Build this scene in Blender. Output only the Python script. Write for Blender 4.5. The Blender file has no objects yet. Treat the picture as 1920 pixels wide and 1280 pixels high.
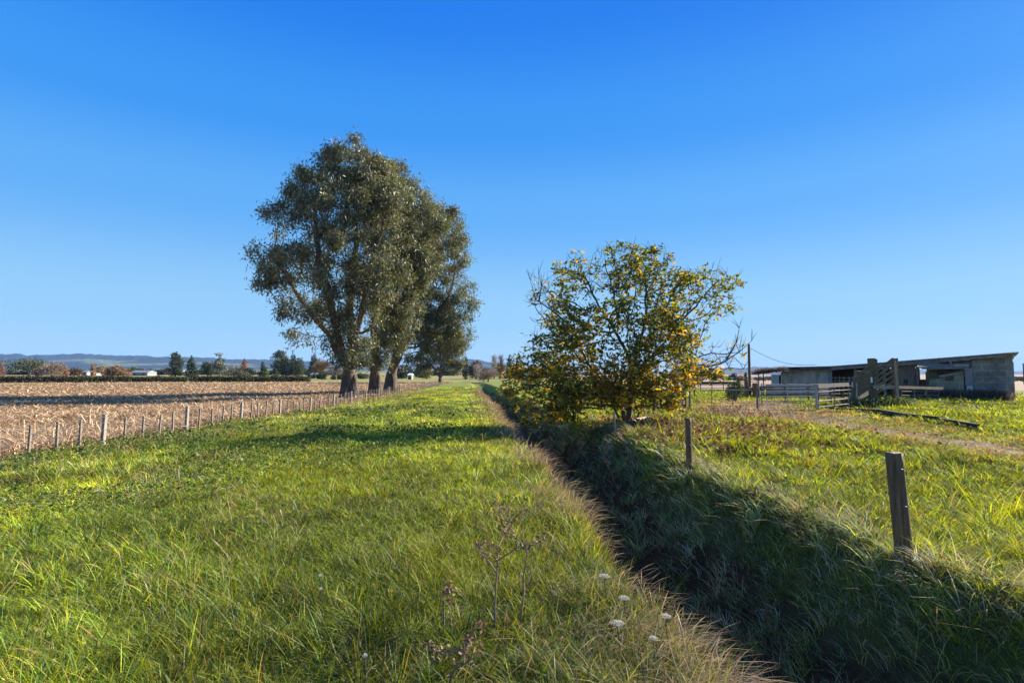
import bpy, math, random
import numpy as np
from mathutils import Vector, Matrix

random.seed(7)
rng = np.random.default_rng(11)
sc = bpy.context.scene
COL = sc.collection
R = math.radians

# ------------------------------------------------------------------ camera model (photo 1920 x 1280)
CAM_H = 1.8
F = 1066.67
TH = math.atan(60 / F)
def ray(px, py):
    u = (px - 960) / F
    v = (640 - py) / F
    return np.array([u, math.cos(TH) - v * math.sin(TH), math.sin(TH) + v * math.cos(TH)])
def G(px, py, z=0.0):
    d = ray(px, py); t = (z - CAM_H) / d[2]
    return np.array([d[0] * t, d[1] * t, z])
def W(px, py, Y):
    d = ray(px, py); t = Y / d[1]
    return np.array([d[0] * t, Y, CAM_H + d[2] * t])

# ------------------------------------------------------------------ noise
_T = np.random.default_rng(3).random((256, 256))
def vnoise(x, y):
    x = np.asarray(x, float); y = np.asarray(y, float)
    xi = np.floor(x).astype(int); yi = np.floor(y).astype(int)
    fx = x - xi; fy = y - yi
    fx = fx * fx * (3 - 2 * fx); fy = fy * fy * (3 - 2 * fy)
    a = _T[xi % 256, yi % 256]; b = _T[(xi + 1) % 256, yi % 256]
    c = _T[xi % 256, (yi + 1) % 256]; d = _T[(xi + 1) % 256, (yi + 1) % 256]
    return (a * (1 - fx) + b * fx) * (1 - fy) + (c * (1 - fx) + d * fx) * fy
def fbm(x, y, o=3):
    s = 0; a = 1; t = 0
    for k in range(o):
        s = s + a * vnoise(x * 2 ** k + 17.3 * k, y * 2 ** k + 5.1 * k); t += a; a *= .5
    return s / t
def sstep(a, b, x):
    t = np.clip((np.asarray(x, float) - a) / (b - a), 0, 1)
    return t * t * (3 - 2 * t)

# ------------------------------------------------------------------ object helpers
def tag(o, label=None, cat=None, group=None, kind=None):
    if label: o['label'] = label
    if cat: o['category'] = cat
    if group: o['group'] = group
    if kind: o['kind'] = kind
    return o
def empty(name, loc, label, cat, group=None, rz=0):
    o = bpy.data.objects.new(name, None); COL.objects.link(o)
    o.location = loc; o.rotation_euler = (0, 0, rz); o.empty_display_size = .2
    return tag(o, label, cat, group)
def link(name, me, mat, parent=None):
    o = bpy.data.objects.new(name, me); COL.objects.link(o)
    if mat is not None: me.materials.append(mat)
    if parent is not None: o.parent = parent
    return o
def npmesh(name, V, Q, mat, parent=None, col=None, smooth=False, T=None):
    """mesh from numpy arrays: V (n,3), Q (m,4) quads, T (k,3) tris"""
    me = bpy.data.meshes.new(name)
    V = np.ascontiguousarray(V, np.float32)
    Q = np.zeros((0, 4), np.int32) if Q is None else np.asarray(Q, np.int32)
    T = np.zeros((0, 3), np.int32) if T is None else np.asarray(T, np.int32)
    me.vertices.add(len(V)); me.vertices.foreach_set('co', V.ravel())
    nl = Q.size + T.size
    me.loops.add(nl)
    me.loops.foreach_set('vertex_index', np.concatenate([Q.ravel(), T.ravel()]).astype(np.int32))
    me.polygons.add(len(Q) + len(T))
    st = np.concatenate([np.arange(len(Q)) * 4, Q.size + np.arange(len(T)) * 3]).astype(np.int32)
    me.polygons.foreach_set('loop_start', st)
    if smooth: me.polygons.foreach_set('use_smooth', np.ones(len(st), bool))
    me.update(calc_edges=True)
    if col is not None:
        a = me.color_attributes.new('Col', 'FLOAT_COLOR', 'POINT')
        c = np.ones((len(V), 4), np.float32); c[:, :3] = col
        a.data.foreach_set('color', c.ravel())
    return link(name, me, mat, parent)

class MB:
    """collects quads/tris for ONE mesh"""
    def __init__(s): s.v = []; s.f = []
    def add(s, V, Fc):
        n = len(s.v); s.v += [tuple(map(float, p)) for p in V]; s.f += [tuple(i + n for i in f) for f in Fc]
    def box(s, c, size, M=None, j=0.0):
        hx, hy, hz = [q / 2 for q in size]
        P = [Vector((x, y, z)) for x in (-hx, hx) for y in (-hy, hy) for z in (-hz, hz)]
        if M is not None: P = [M @ p for p in P]
        P = [(p[0] + c[0] + random.uniform(-j, j), p[1] + c[1] + random.uniform(-j, j), p[2] + c[2] + random.uniform(-j, j)) for p in P]
        s.add(P, [(0, 1, 3, 2), (4, 6, 7, 5), (0, 4, 5, 1), (2, 3, 7, 6), (0, 2, 6, 4), (1, 5, 7, 3)])
    def beam(s, a, b, w, h, up=(0, 0, 1)):
        """rectangular bar from a to b; w across, h along up"""
        a = Vector(a); b = Vector(b); d = (b - a).normalized(); u = Vector(up)
        x = d.cross(u)
        if x.length < 1e-4: x = d.cross(Vector((0, 1, 0)))
        x.normalize(); z = x.cross(d)
        P = [p + x * (w / 2 * i) + z * (h / 2 * k) for p in (a, b) for i, k in ((-1, -1), (1, -1), (1, 1), (-1, 1))]
        s.add(P, [(0, 3, 2, 1), (4, 5, 6, 7), (0, 1, 5, 4), (1, 2, 6, 5), (2, 3, 7, 6), (3, 0, 4, 7)])
    def tube(s, pts, rad, n=8, cap=True, wob=0.0):
        pts = [Vector(p) for p in pts]
        if not hasattr(rad, '__len__'): rad = [rad] * len(pts)
        base = len(s.v); V = []; Fc = []
        for i, p in enumerate(pts):
            d = (pts[min(i + 1, len(pts) - 1)] - pts[max(i - 1, 0)]).normalized()
            x = d.cross(Vector((0, 1, 0)) if abs(d.y) < .9 else Vector((1, 0, 0))).normalized(); y = d.cross(x)
            for k in range(n):
                a = 2 * math.pi * k / n; r = rad[i] * (1 + random.uniform(-wob, wob))
                V.append(p + x * (math.cos(a) * r) + y * (math.sin(a) * r))
        for i in range(len(pts) - 1):
            for k in range(n):
                Fc.append((i * n + k, i * n + (k + 1) % n, (i + 1) * n + (k + 1) % n, (i + 1) * n + k))
        if cap: Fc += [tuple(range(n))[::-1], tuple((len(pts) - 1) * n + k for k in range(n))]
        s.add(V, Fc)
    def prism(s, poly, ext):
        """poly: list of 3-D points of a planar outline, extruded by the vector ext"""
        n = len(poly); ext = Vector(ext)
        V = [Vector(p) for p in poly] + [Vector(p) + ext for p in poly]
        s.add(V, [tuple(range(n)), tuple(range(n, 2 * n))[::-1]] + [(i, i + n, (i + 1) % n + n, (i + 1) % n) for i in range(n)])
    def build(s, name, mat, parent=None, smooth=False, bevel=0):
        me = bpy.data.meshes.new(name); me.from_pydata(s.v, [], s.f); me.update()
        if smooth:
            for p in me.polygons: p.use_smooth = True
        o = link(name, me, mat, parent)
        if parent is not None:                       # geometry is given in world space
            o.location = (0, 0, 0)
            o.matrix_parent_inverse = pinv(parent)
        if bevel:
            m = o.modifiers.new('bevel', 'BEVEL'); m.width = bevel; m.segments = 2; m.limit_method = 'ANGLE'
        return o
def pinv(p):
    M = Matrix.Identity(4)
    chain = []
    while p is not None: chain.append(p); p = p.parent
    for q in reversed(chain):
        M = M @ (q.matrix_parent_inverse @ (Matrix.Translation(q.location) @ q.rotation_euler.to_matrix().to_4x4()) if q.parent else Matrix.Translation(q.location) @ q.rotation_euler.to_matrix().to_4x4())
    return M.inverted()

# ------------------------------------------------------------------ materials
def newmat(name):
    m = bpy.data.materials.new(name); m.use_nodes = True
    nt = m.node_tree; nt.nodes.clear()
    return m, nt, nt.nodes, nt.links
def leafmat(name, trans=.4, gloss=.04, rough=.45, tcol=(1.15, 1.15, .6)):
    m, nt, N, L = newmat(name)
    at = N.new('ShaderNodeAttribute'); at.attribute_name = 'Col'
    mul = N.new('ShaderNodeVectorMath'); mul.operation = 'MULTIPLY'; mul.inputs[1].default_value = tcol
    L.new(at.outputs['Color'], mul.inputs[0])
    d = N.new('ShaderNodeBsdfDiffuse'); t = N.new('ShaderNodeBsdfTranslucent'); g = N.new('ShaderNodeBsdfGlossy')
    g.inputs['Roughness'].default_value = rough; g.inputs['Color'].default_value = (.8, .85, .9, 1)
    L.new(at.outputs['Color'], d.inputs['Color']); L.new(mul.outputs[0], t.inputs['Color'])
    m1 = N.new('ShaderNodeMixShader'); m1.inputs[0].default_value = trans
    L.new(d.outputs[0], m1.inputs[1]); L.new(t.outputs[0], m1.inputs[2])
    m2 = N.new('ShaderNodeMixShader'); m2.inputs[0].default_value = gloss
    L.new(m1.outputs[0], m2.inputs[1]); L.new(g.outputs[0], m2.inputs[2])
    o = N.new('ShaderNodeOutputMaterial'); L.new(m2.outputs[0], o.inputs[0])
    return m
def solid(name, c1, c2=None, rough=.85, scale=4.0, stretch=(1, 1, 1), bump=.3, c3=None, dist=.02, metal=0.0, mid=.5, detail=6):
    m, nt, N, L = newmat(name)
    tc = N.new('ShaderNodeTexCoord'); mp = N.new('ShaderNodeMapping'); mp.inputs['Scale'].default_value = stretch
    L.new(tc.outputs['Object'], mp.inputs['Vector'])
    nz = N.new('ShaderNodeTexNoise'); nz.inputs['Scale'].default_value = scale; nz.inputs['Detail'].default_value = detail; nz.inputs['Roughness'].default_value = .65
    L.new(mp.outputs[0], nz.inputs['Vector'])
    rp = N.new('ShaderNodeValToRGB'); e = rp.color_ramp.elements
    c2 = c2 or tuple(x * .6 for x in c1)
    e[0].position = .3; e[0].color = (*c2, 1); e[1].position = .7; e[1].color = (*c1, 1)
    if c3: q = e.new(mid); q.color = (*c3, 1)
    L.new(nz.outputs['Fac'], rp.inputs[0])
    b = N.new('ShaderNodeBsdfPrincipled'); b.inputs['Roughness'].default_value = rough; b.inputs['Metallic'].default_value = metal
    b.inputs['Specular IOR Level'].default_value = .3
    L.new(rp.outputs[0], b.inputs['Base Color'])
    if bump:
        bp = N.new('ShaderNodeBump'); bp.inputs['Strength'].default_value = bump; bp.inputs['Distance'].default_value = dist
        L.new(nz.outputs['Fac'], bp.inputs['Height']); L.new(bp.outputs[0], b.inputs['Normal'])
    o = N.new('ShaderNodeOutputMaterial'); L.new(b.outputs[0], o.inputs[0])
    return m
def attrmat(name, rough=.95, nscale=30.0, amt=.5, bump=.5, dist=.03):
    m, nt, N, L = newmat(name)
    at = N.new('ShaderNodeAttribute'); at.attribute_name = 'Col'
    tc = N.new('ShaderNodeTexCoord')
    nz = N.new('ShaderNodeTexNoise'); nz.inputs['Scale'].default_value = nscale; nz.inputs['Detail'].default_value = 8; nz.inputs['Roughness'].default_value = .7
    L.new(tc.outputs['Object'], nz.inputs['Vector'])
    mr = N.new('ShaderNodeMapRange'); mr.inputs[1].default_value = .3; mr.inputs[2].default_value = .7; mr.inputs[3].default_value = 1 - amt; mr.inputs[4].default_value = 1 + amt
    L.new(nz.outputs['Fac'], mr.inputs[0])
    mx = N.new('ShaderNodeVectorMath'); mx.operation = 'SCALE'
    L.new(at.outputs['Color'], mx.inputs[0]); L.new(mr.outputs[0], mx.inputs['Scale'])
    b = N.new('ShaderNodeBsdfPrincipled'); b.inputs['Roughness'].default_value = rough; b.inputs['Specular IOR Level'].default_value = .1
    L.new(mx.outputs[0], b.inputs['Base Color'])
    bp = N.new('ShaderNodeBump'); bp.inputs['Strength'].default_value = bump; bp.inputs['Distance'].default_value = dist
    L.new(nz.outputs['Fac'], bp.inputs['Height']); L.new(bp.outputs[0], b.inputs['Normal'])
    o = N.new('ShaderNodeOutputMaterial'); L.new(b.outputs[0], o.inputs[0])
    return m
def blockmat(name, c1, c2, mortar, scale, stain, u):
    """concrete blocks: brick texture laid in the plane of the wall (u = horizontal wall direction)"""
    m, nt, N, L = newmat(name)
    tc = N.new('ShaderNodeTexCoord')
    dt = N.new('ShaderNodeVectorMath'); dt.operation = 'DOT_PRODUCT'; dt.inputs[1].default_value = (*u, 0)
    L.new(tc.outputs['Object'], dt.inputs[0])
    sp = N.new('ShaderNodeSeparateXYZ'); L.new(tc.outputs['Object'], sp.inputs[0])
    cb = N.new('ShaderNodeCombineXYZ'); L.new(dt.outputs['Value'], cb.inputs[0]); L.new(sp.outputs[2], cb.inputs[1])
    br = N.new('ShaderNodeTexBrick'); br.inputs['Scale'].default_value = scale
    br.inputs['Color1'].default_value = (*c1, 1); br.inputs['Color2'].default_value = (*c2, 1); br.inputs['Mortar'].default_value = (*mortar, 1)
    br.inputs['Mortar Size'].default_value = .025; br.inputs['Brick Width'].default_value = .8; br.inputs['Row Height'].default_value = .4
    L.new(cb.outputs[0], br.inputs['Vector'])
    nz = N.new('ShaderNodeTexNoise'); nz.inputs['Scale'].default_value = 1.1; nz.inputs['Detail'].default_value = 9; nz.inputs['Roughness'].default_value = .7
    L.new(tc.outputs['Object'], nz.inputs['Vector'])
    rp = N.new('ShaderNodeValToRGB'); rp.color_ramp.elements[0].position = .4; rp.color_ramp.elements[1].position = .62
    L.new(nz.outputs['Fac'], rp.inputs[0])
    mx = N.new('ShaderNodeMix'); mx.data_type = 'RGBA'; mx.inputs['B'].default_value = (*stain, 1)
    sc_ = N.new('ShaderNodeMath'); sc_.operation = 'MULTIPLY'; sc_.inputs[1].default_value = .75
    L.new(rp.outputs[0], sc_.inputs[0]); L.new(sc_.outputs[0], mx.inputs['Factor']); L.new(br.outputs['Color'], mx.inputs['A'])
    b = N.new('ShaderNodeBsdfPrincipled'); b.inputs['Roughness'].default_value = .95; b.inputs['Specular IOR Level'].default_value = .15
    L.new(mx.outputs['Result'], b.inputs['Base Color'])
    bp = N.new('ShaderNodeBump'); bp.inputs['Strength'].default_value = .5; bp.inputs['Distance'].default_value = .02
    L.new(br.outputs['Fac'], bp.inputs['Height']); bp.invert = True; L.new(bp.outputs[0], b.inputs['Normal'])
    o = N.new('ShaderNodeOutputMaterial'); L.new(b.outputs[0], o.inputs[0])
    return m

M = {}
M['ground'] = attrmat('soil and turf', nscale=9, amt=.45, bump=.8, dist=.05)
M['hill'] = attrmat('bush clad hill', nscale=.02, amt=.35, bump=.9, dist=12)
M['grass'] = leafmat('grass blades', .45, .02, .5, (1.25, 1.15, .45))
M['bank'] = leafmat('bank grass', .3, .012, .5)
M['dry'] = leafmat('dry grass', .4, .03, .5, (1.1, 1.0, .8))
M['straw'] = leafmat('maize straw', .25, .03, .5, (1.05, 1, .9))
M['gum'] = leafmat('gum leaves', .25, .03, .45, (1.1, 1.2, .5))
M['walnut'] = leafmat('walnut leaves', .55, .02, .5, (1.3, 1.1, .35))
M['fol'] = leafmat('distant foliage', .15, .015, .6, (1, 1, .6))
M['white'] = leafmat('white petals', .3, .0, .6, (1, 1, 1))
M['litter'] = leafmat('fallen leaf litter', .2, .02, .6)
M['gumbark'] = solid('stringy gum bark', (.16, .125, .1), (.035, .027, .023), scale=2.6, stretch=(4, 4, .45), bump=1, dist=.16, c3=(.085, .063, .05))
M['limb'] = solid('brown limb bark', (.19, .125, .085), (.08, .055, .04), scale=5, stretch=(2, 2, .7), bump=.4)
M['walbark'] = solid('walnut bark', (.14, .12, .1), (.055, .045, .038), scale=9, bump=.5)
M['twig'] = solid('twig', (.14, .115, .09), (.08, .065, .05), scale=8, bump=0)
M['greywood'] = solid('weathered grey timber', (.38, .33, .27), (.17, .14, .115), scale=6, stretch=(6, 6, .6), bump=.5, dist=.01)
M['batten'] = solid('batten timber', (.28, .235, .19), (.12, .095, .075), scale=8, stretch=(6, 6, .7), bump=.4, dist=.01)
M['postwood'] = solid('round post timber', (.25, .155, .075), (.055, .036, .022), scale=6, stretch=(6, 6, .35), bump=.5, dist=.012, c3=(.15, .095, .05))
M['brownwood'] = solid('brown yard timber', (.3, .19, .1), (.12, .08, .045), scale=4, stretch=(1, 1, 2.5), bump=.5, c3=(.13, .105, .06))
M['darkwood'] = solid('dark rail timber', (.12, .07, .045), (.05, .033, .025), scale=4, bump=.4)
M['palewood'] = solid('pale board', (.42, .34, .26), (.22, .16, .12), scale=5, stretch=(3, 1, 6), bump=.3)
M['wire'] = solid('fence wire', (.25, .24, .23), (.14, .13, .12), rough=.5, metal=.6, bump=0)
M['galv'] = solid('galvanised pipe', (.42, .42, .42), (.25, .24, .23), rough=.5, metal=.55, scale=6, bump=0)
M['rustpipe'] = solid('rusty pipe', (.3, .24, .21), (.15, .08, .05), rough=.7, metal=.2, scale=5, bump=.1)
M['iron'] = solid('old corrugated iron', (.55, .48, .41), (.19, .155, .13), rough=.8, scale=2.2, stretch=(1, 1, .3), bump=.1, c3=(.4, .34, .28))
M['roofiron'] = solid('roof iron', (.36, .35, .36), (.19, .17, .16), rough=.6, metal=.2, scale=2, bump=.05)
M['fascia'] = solid('worn fascia board', (.5, .42, .34), (.15, .12, .095), scale=3.5, stretch=(1, 1, 4), bump=.5, c3=(.22, .2, .2))
M['pinkboard'] = solid('faded pink boards', (.48, .4, .43), (.3, .24, .25), scale=3, stretch=(4, 4, .4), bump=.3)
M['darkboard'] = solid('dark brown boards', (.3, .21, .15), (.1, .07, .05), scale=3, stretch=(5, 5, .5), bump=.4)
M['whitepaint'] = solid('white paint', (.8, .8, .78), (.6, .6, .58), rough=.6, bump=0)
M['bluewin'] = solid('pale blue pane', (.5, .6, .72), (.38, .48, .6), rough=.5, bump=0)  # plain pale blue for the shed window pane
M['concrete'] = solid('old concrete edging', (.07, .055, .05), (.03, .026, .024), scale=6, bump=.6)
M['darkglass'] = solid('dark glass', (.03, .035, .04), (.02, .022, .025), rough=.1, bump=0)
M['rubber'] = solid('tyre rubber', (.03, .03, .03), (.02, .02, .02), bump=0)
M['greyroof'] = solid('pale grey house roof', (.22, .25, .28), (.16, .18, .21), rough=.5, bump=0)
M['housewall'] = solid('house wall', (.32, .31, .3), (.26, .25, .24), bump=0)
M['redpaint'] = solid('faded red paint', (.35, .08, .05), (.2, .05, .04), bump=0)

# ------------------------------------------------------------------ terrain
FENCE_X = -10.8
def rimL(y): return np.interp(y, [-5, 3, 5.3, 9.6, 14.8, 32, 68, 120], [1.3, 1.24, 1.2, .9, .35, -.9, -4.2, -8.6])
def rimR(y): return np.interp(y, [-5, 1, 3, 4.5, 5.5, 8, 11, 20, 32, 68, 120], [5.3, 4.9, 4.4, 3.95, 3.6, 3.45, 3.3, 2.7, 1.7, -1.6, -6.2])
TRACK = np.array([G(1395, 752)[:2], G(1440, 776)[:2], G(1600, 796)[:2], G(1750, 822)[:2], G(1920, 848)[:2], (13.5, 9.0), (16, 4)])
def track_d(x, y):
    x = np.asarray(x, float); y = np.asarray(y, float); best = np.full(x.shape, 1e9)
    for a, b in zip(TRACK[:-1], TRACK[1:]):
        ab = b - a; t = np.clip(((x - a[0]) * ab[0] + (y - a[1]) * ab[1]) / (ab @ ab), 0, 1)
        best = np.minimum(best, np.hypot(x - a[0] - t * ab[0], y - a[1] - t * ab[1]))
    return best
def ditch(x, y):
    L_ = rimL(y); R_ = rimR(y)
    wv = .6 * (fbm(y / 1.9, y * 0 + 3.3) - .5)
    L_ = L_ + wv; R_ = R_ + 1.2 * wv
    D = np.interp(y, [0, 8, 20, 40, 70, 110, 125], [1.85, 1.8, 1.6, 1.3, 1.0, .6, 0])
    bl = L_ + .24 * (R_ - L_); br = L_ + np.minimum(1.6, .6 * (R_ - L_))
    sl = sstep(0, 1, (x - (L_ - .3)) / (bl - L_ + .3))
    s = np.clip((R_ + .35 - x) / (R_ + .35 - br), 0, 1); sr = .45 * s + .55 * s * s * (3 - 2 * s)
    return D * np.minimum(sl, sr)
def terr(x, y):
    x = np.asarray(x, float); y = np.asarray(y, float)
    near = 1 - sstep(60, 110, np.hypot(x, y))
    z = near * (.3 * (fbm(x / 5, y / 5, 2) - .5) + .11 * (fbm(x / 1.1 + 40, y / 1.1, 2) - .5))
    dt = ditch(x, y)
    z = z - dt + .7 * np.clip(dt, 0, .45) * (fbm(x / .55, y / .8 + 9, 2) - .5)
    td = track_d(x, y); z = z - near * .08 * (1 - sstep(.5, 1.6, td))
    z = z - near * .15 * sstep(-5.5, -10, x)
    z = z + np.clip(y - 115, 0, 480) * (.0062 - .0175 * sstep(-5, 35, x))
    return z

xs = np.concatenate([[-7000, -4000, -2000, -1000, -600, -400, -280, -200, -150, -115, -90, -75, -62, -52, -44, -38, -33, -29, -25, -22, -19.5, -17, -15, -13.5, -12.3],
     np.arange(-11.6, -5, .3), np.arange(-5, 7.5, .11), np.arange(7.5, 20, .3), [20.5, 22, 24, 27, 30, 34, 38, 44, 52, 62, 75, 90, 115, 150, 200, 280, 400, 600, 1000, 2000, 4000, 7000]])
ys = np.concatenate([[-250, -120, -60, -30, -15, -8, -5, -3], np.arange(-2, 25, .12), np.arange(25, 60, .4), np.arange(60, 130, 1.2),
     [133, 140, 150, 165, 185, 210, 240, 280, 330, 400, 500, 600, 800, 1200, 2000, 3200, 5000, 7000]])
gx, gy = np.meshgrid(xs, ys)
gz = terr(gx, gy)
nx, ny = len(xs), len(ys)
V = np.stack([gx.ravel(), gy.ravel(), gz.ravel()], 1)
ii = (np.arange(ny - 1)[:, None] * nx + np.arange(nx - 1)[None]).ravel()
Q = np.stack([ii, ii + 1, ii + nx + 1, ii + nx], 1)
C_TURF = np.array([.085, .095, .03]); C_FARG = np.array([.15, .19, .035]); C_STRAW = np.array([.33, .24, .15])
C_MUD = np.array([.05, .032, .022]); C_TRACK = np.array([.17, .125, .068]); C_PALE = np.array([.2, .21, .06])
def ground_col(x, y):
    c = np.broadcast_to(C_TURF, x.shape + (3,)).copy()
    def mix(m, k): c[:] = c * (1 - m[..., None]) + np.asarray(k) * m[..., None]
    mix(sstep(25, 70, y), C_FARG)
    nz = fbm(x / 7, y / 12)
    mix(.7 * sstep(.5, .62, nz) * sstep(30, 60, y), (.2, .17, .06))
    left = sstep(.0, .5, FENCE_X - .35 - x)
    mix(left * (y < 112), C_STRAW)
    mix(((y > 112) & (x < FENCE_X)).astype(float), C_PALE)
    mix(((y > 118)).astype(float) * sstep(.45, .55, fbm(x / 60, y / 25)), (.25, .2, .1))
    mix((1 - sstep(1.2, 2.8, track_d(x, y) + .9 * (fbm(x / .8, y / .8) - .5))) * .9, C_TRACK)
    mix(((x > 12 + y * .06) & (y > 62)).astype(float), (.3, .22, .15))
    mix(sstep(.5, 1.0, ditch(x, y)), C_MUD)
    return c
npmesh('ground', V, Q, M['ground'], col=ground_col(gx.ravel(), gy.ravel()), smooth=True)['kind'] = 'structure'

# ------------------------------------------------------------------ hills far off
def hills(name, prof, Y0, Y1, pasture):
    px = np.linspace(prof[0][0], prof[-1][0], 420)
    py = np.interp(px, [p[0] for p in prof], [p[1] for p in prof])
    rows = 26; V = []; Cc = []
    for r in range(rows):
        t = r / (rows - 4)
        Yr = Y0 + (Y1 - Y0) * t
        X = (px - 960) / F * Yr
        ridge = (700 - py) / F * Y1 + CAM_H
        n = fbm(X / 420 + 3, Yr / 300 + np.zeros_like(X), 4)
        if t <= 1: z = ridge * (t ** .8) * (.72 + .56 * n * (1 - t) + .28 * t) 
        else: z = ridge * (1 - (t - 1) * 3)
        z = z + (vnoise(X / 22, X * 0 + r) - .5) * 9 * min(t, 1) * (1 if t <= 1.01 else 0)
        V.append(np.stack([X, np.full_like(X, Yr), np.maximum(z, -4) if r else np.full_like(X, -3)], 1))
        forest = np.array([.026, .04, .036]); past = np.array([.13, .15, .07])  # forest tinted bluish, part of the distance haze painted into its colour
        m = sstep(.52, .6, fbm(X / 500 + 9, Yr / 260 + np.zeros_like(X), 3)) * pasture * (1 - sstep(.45, .62, t))
        Cc.append(forest * (1 - m[:, None]) + past * m[:, None])
    V = np.concatenate(V); Cc = np.concatenate(Cc); n = len(px)
    ii = (np.arange(rows - 1)[:, None] * n + np.arange(n - 1)[None]).ravel()
    o = npmesh(name, V, np.stack([ii, ii + 1, ii + n + 1, ii + n], 1), M['hill'], col=Cc, smooth=True)
    o['kind'] = 'structure'
hills('hills', [(-700, 672), (-300, 668), (0, 664), (38, 663), (50, 666), (120, 664), (160, 663), (220, 667), (255, 666), (300, 669), (390, 670), (420, 673), (500, 674), (560, 676),
      (640, 680), (740, 684), (800, 682), (870, 672), (900, 675), (930, 681), (1000, 690), (1060, 697), (1120, 701)], 2700, 3900, 1)
hills('distant_hills', [(980, 701), (1060, 695), (1180, 697), (1290, 696), (1325, 691), (1390, 690), (1418, 687), (1450, 691), (1520, 695), (1700, 693), (1900, 696), (2300, 690)], 4600, 6000, .3)

# ------------------------------------------------------------------ blade and leaf generators
class Stuff:
    def __init__(s): s.V = []; s.Q = []; s.C = []; s.n = 0
    def put(s, V, Q, C):
        s.V.append(V); s.Q.append(Q + s.n); s.C.append(C); s.n += len(V)
    def build(s, name, mat, parent=None):
        return npmesh(name, np.concatenate(s.V), np.concatenate(s.Q), mat, parent, col=np.concatenate(s.C))
    def blades(s, P, H, Wd, az, lean, droop, col, segs=3, prof=None, twist=None):
        n = len(P)
        if n == 0: return
        t = np.linspace(0, 1, segs + 1)[None]
        H = np.broadcast_to(H, (n,))[:, None]; lean = np.broadcast_to(lean, (n,))[:, None]; droop = np.broadcast_to(droop, (n,))[:, None]
        hor = H * (lean * t + droop * t * t)
        z = H * (t - .55 * droop * t ** 2.2)
        if prof is None: prof = np.array([.8, 1, .75, .12]) if segs == 3 else 1 - .9 * t[0]
        tw = rng.uniform(-1.2, 1.2, n) if twist is None else twist
        sx = -np.sin(az + tw)[:, None]; sy = np.cos(az + tw)[:, None]
        w = np.broadcast_to(Wd, (n,))[:, None] * .5 * np.asarray(prof)[None]
        cx = P[:, :1] + hor * np.cos(az)[:, None]; cy = P[:, 1:2] + hor * np.sin(az)[:, None]; cz = P[:, 2:3] + z
        A = np.stack([cx - sx * w, cy - sy * w, cz], 2); B = np.stack([cx + sx * w, cy + sy * w, cz], 2)
        V = np.stack([A, B], 2).reshape(-1, 3)                      # n*(segs+1)*2
        k = 2 * (segs + 1)
        b = (np.arange(n) * k)[:, None, None] + (np.arange(segs) * 2)[None, :, None]
        Q = (b + np.array([0, 1, 3, 2])[None, None]).reshape(-1, 4)
        s.put(V, Q, np.repeat(col, k, 0))
    def cards(s, P, ax, L_, Wd, col, side=None):
        n = len(P)
        if n == 0: return
        ax = ax / np.linalg.norm(ax, axis=1)[:, None]
        if side is None: side = rng.normal(size=(n, 3))
        sd = np.cross(ax, side); sd /= np.linalg.norm(sd, axis=1)[:, None] + 1e-9
        L_ = np.broadcast_to(L_, (n,))[:, None]; Wd = np.broadcast_to(Wd, (n,))[:, None]
        V = np.stack([P, P + ax * L_ * .45 + sd * Wd * .5, P + ax * L_, P + ax * L_ * .45 - sd * Wd * .5], 1).reshape(-1, 3)
        s.put(V, np.arange(4 * n).reshape(-1, 4), np.repeat(col, 4, 0))
def jit(base, n, s=.18, hue=.1):
    base = np.asarray(base, float)
    c = np.broadcast_to(base, (n, 3)) * rng.lognormal(0, s, (n, 1)) * rng.lognormal(0, hue, (n, 3))
    return np.clip(c, 0, .9)
def sector(n, r0, r1, pw, a0=-56, a1=56):
    """random points round the viewpoint, density falling as r^-pw"""
    k = 2 - pw
    r = (r0 ** k + rng.random(n) * (r1 ** k - r0 ** k)) ** (1 / k)
    a = np.radians(rng.uniform(a0, a1, n))
    return r * np.sin(a), r * np.cos(a), r
def choose(*opts):
    """rows picked from several colour arrays with given weights"""
    w = np.stack([o[0] for o in opts]); w = w / w.sum(0); cum = np.cumsum(w, 0)
    u = rng.random(w.shape[1]); idx = (u[None] > cum).sum(0)
    return np.choose(idx[:, None], [o[1] for o in opts])

def tufts(x, y, r, s0=.13):
    """gathers scattered roots into tufts: direction and spread away from the tuft centre, and two per-tuft random numbers"""
    s = s0 * 2.0 ** np.round(np.log2(np.maximum(r, 5) / 5))
    i = np.floor(x / s).astype(int); j = np.floor(y / s).astype(int)
    h1 = _T[(i * 7 + 13 * j) % 256, (j * 11 + i * 3) % 256]; h2 = _T[(i * 3 + 91 + j) % 256, (j * 5 + 17 + 2 * i) % 256]
    h3 = _T[(i * 5 + 31 + 9 * j) % 256, (j * 3 + 77 + i) % 256]
    cx = (i + .25 + .5 * h1) * s; cy = (j + .25 + .5 * h2) * s
    d = np.hypot(x - cx, y - cy) / s
    return np.arctan2(y - cy, x - cx), d, h3, h1
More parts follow.
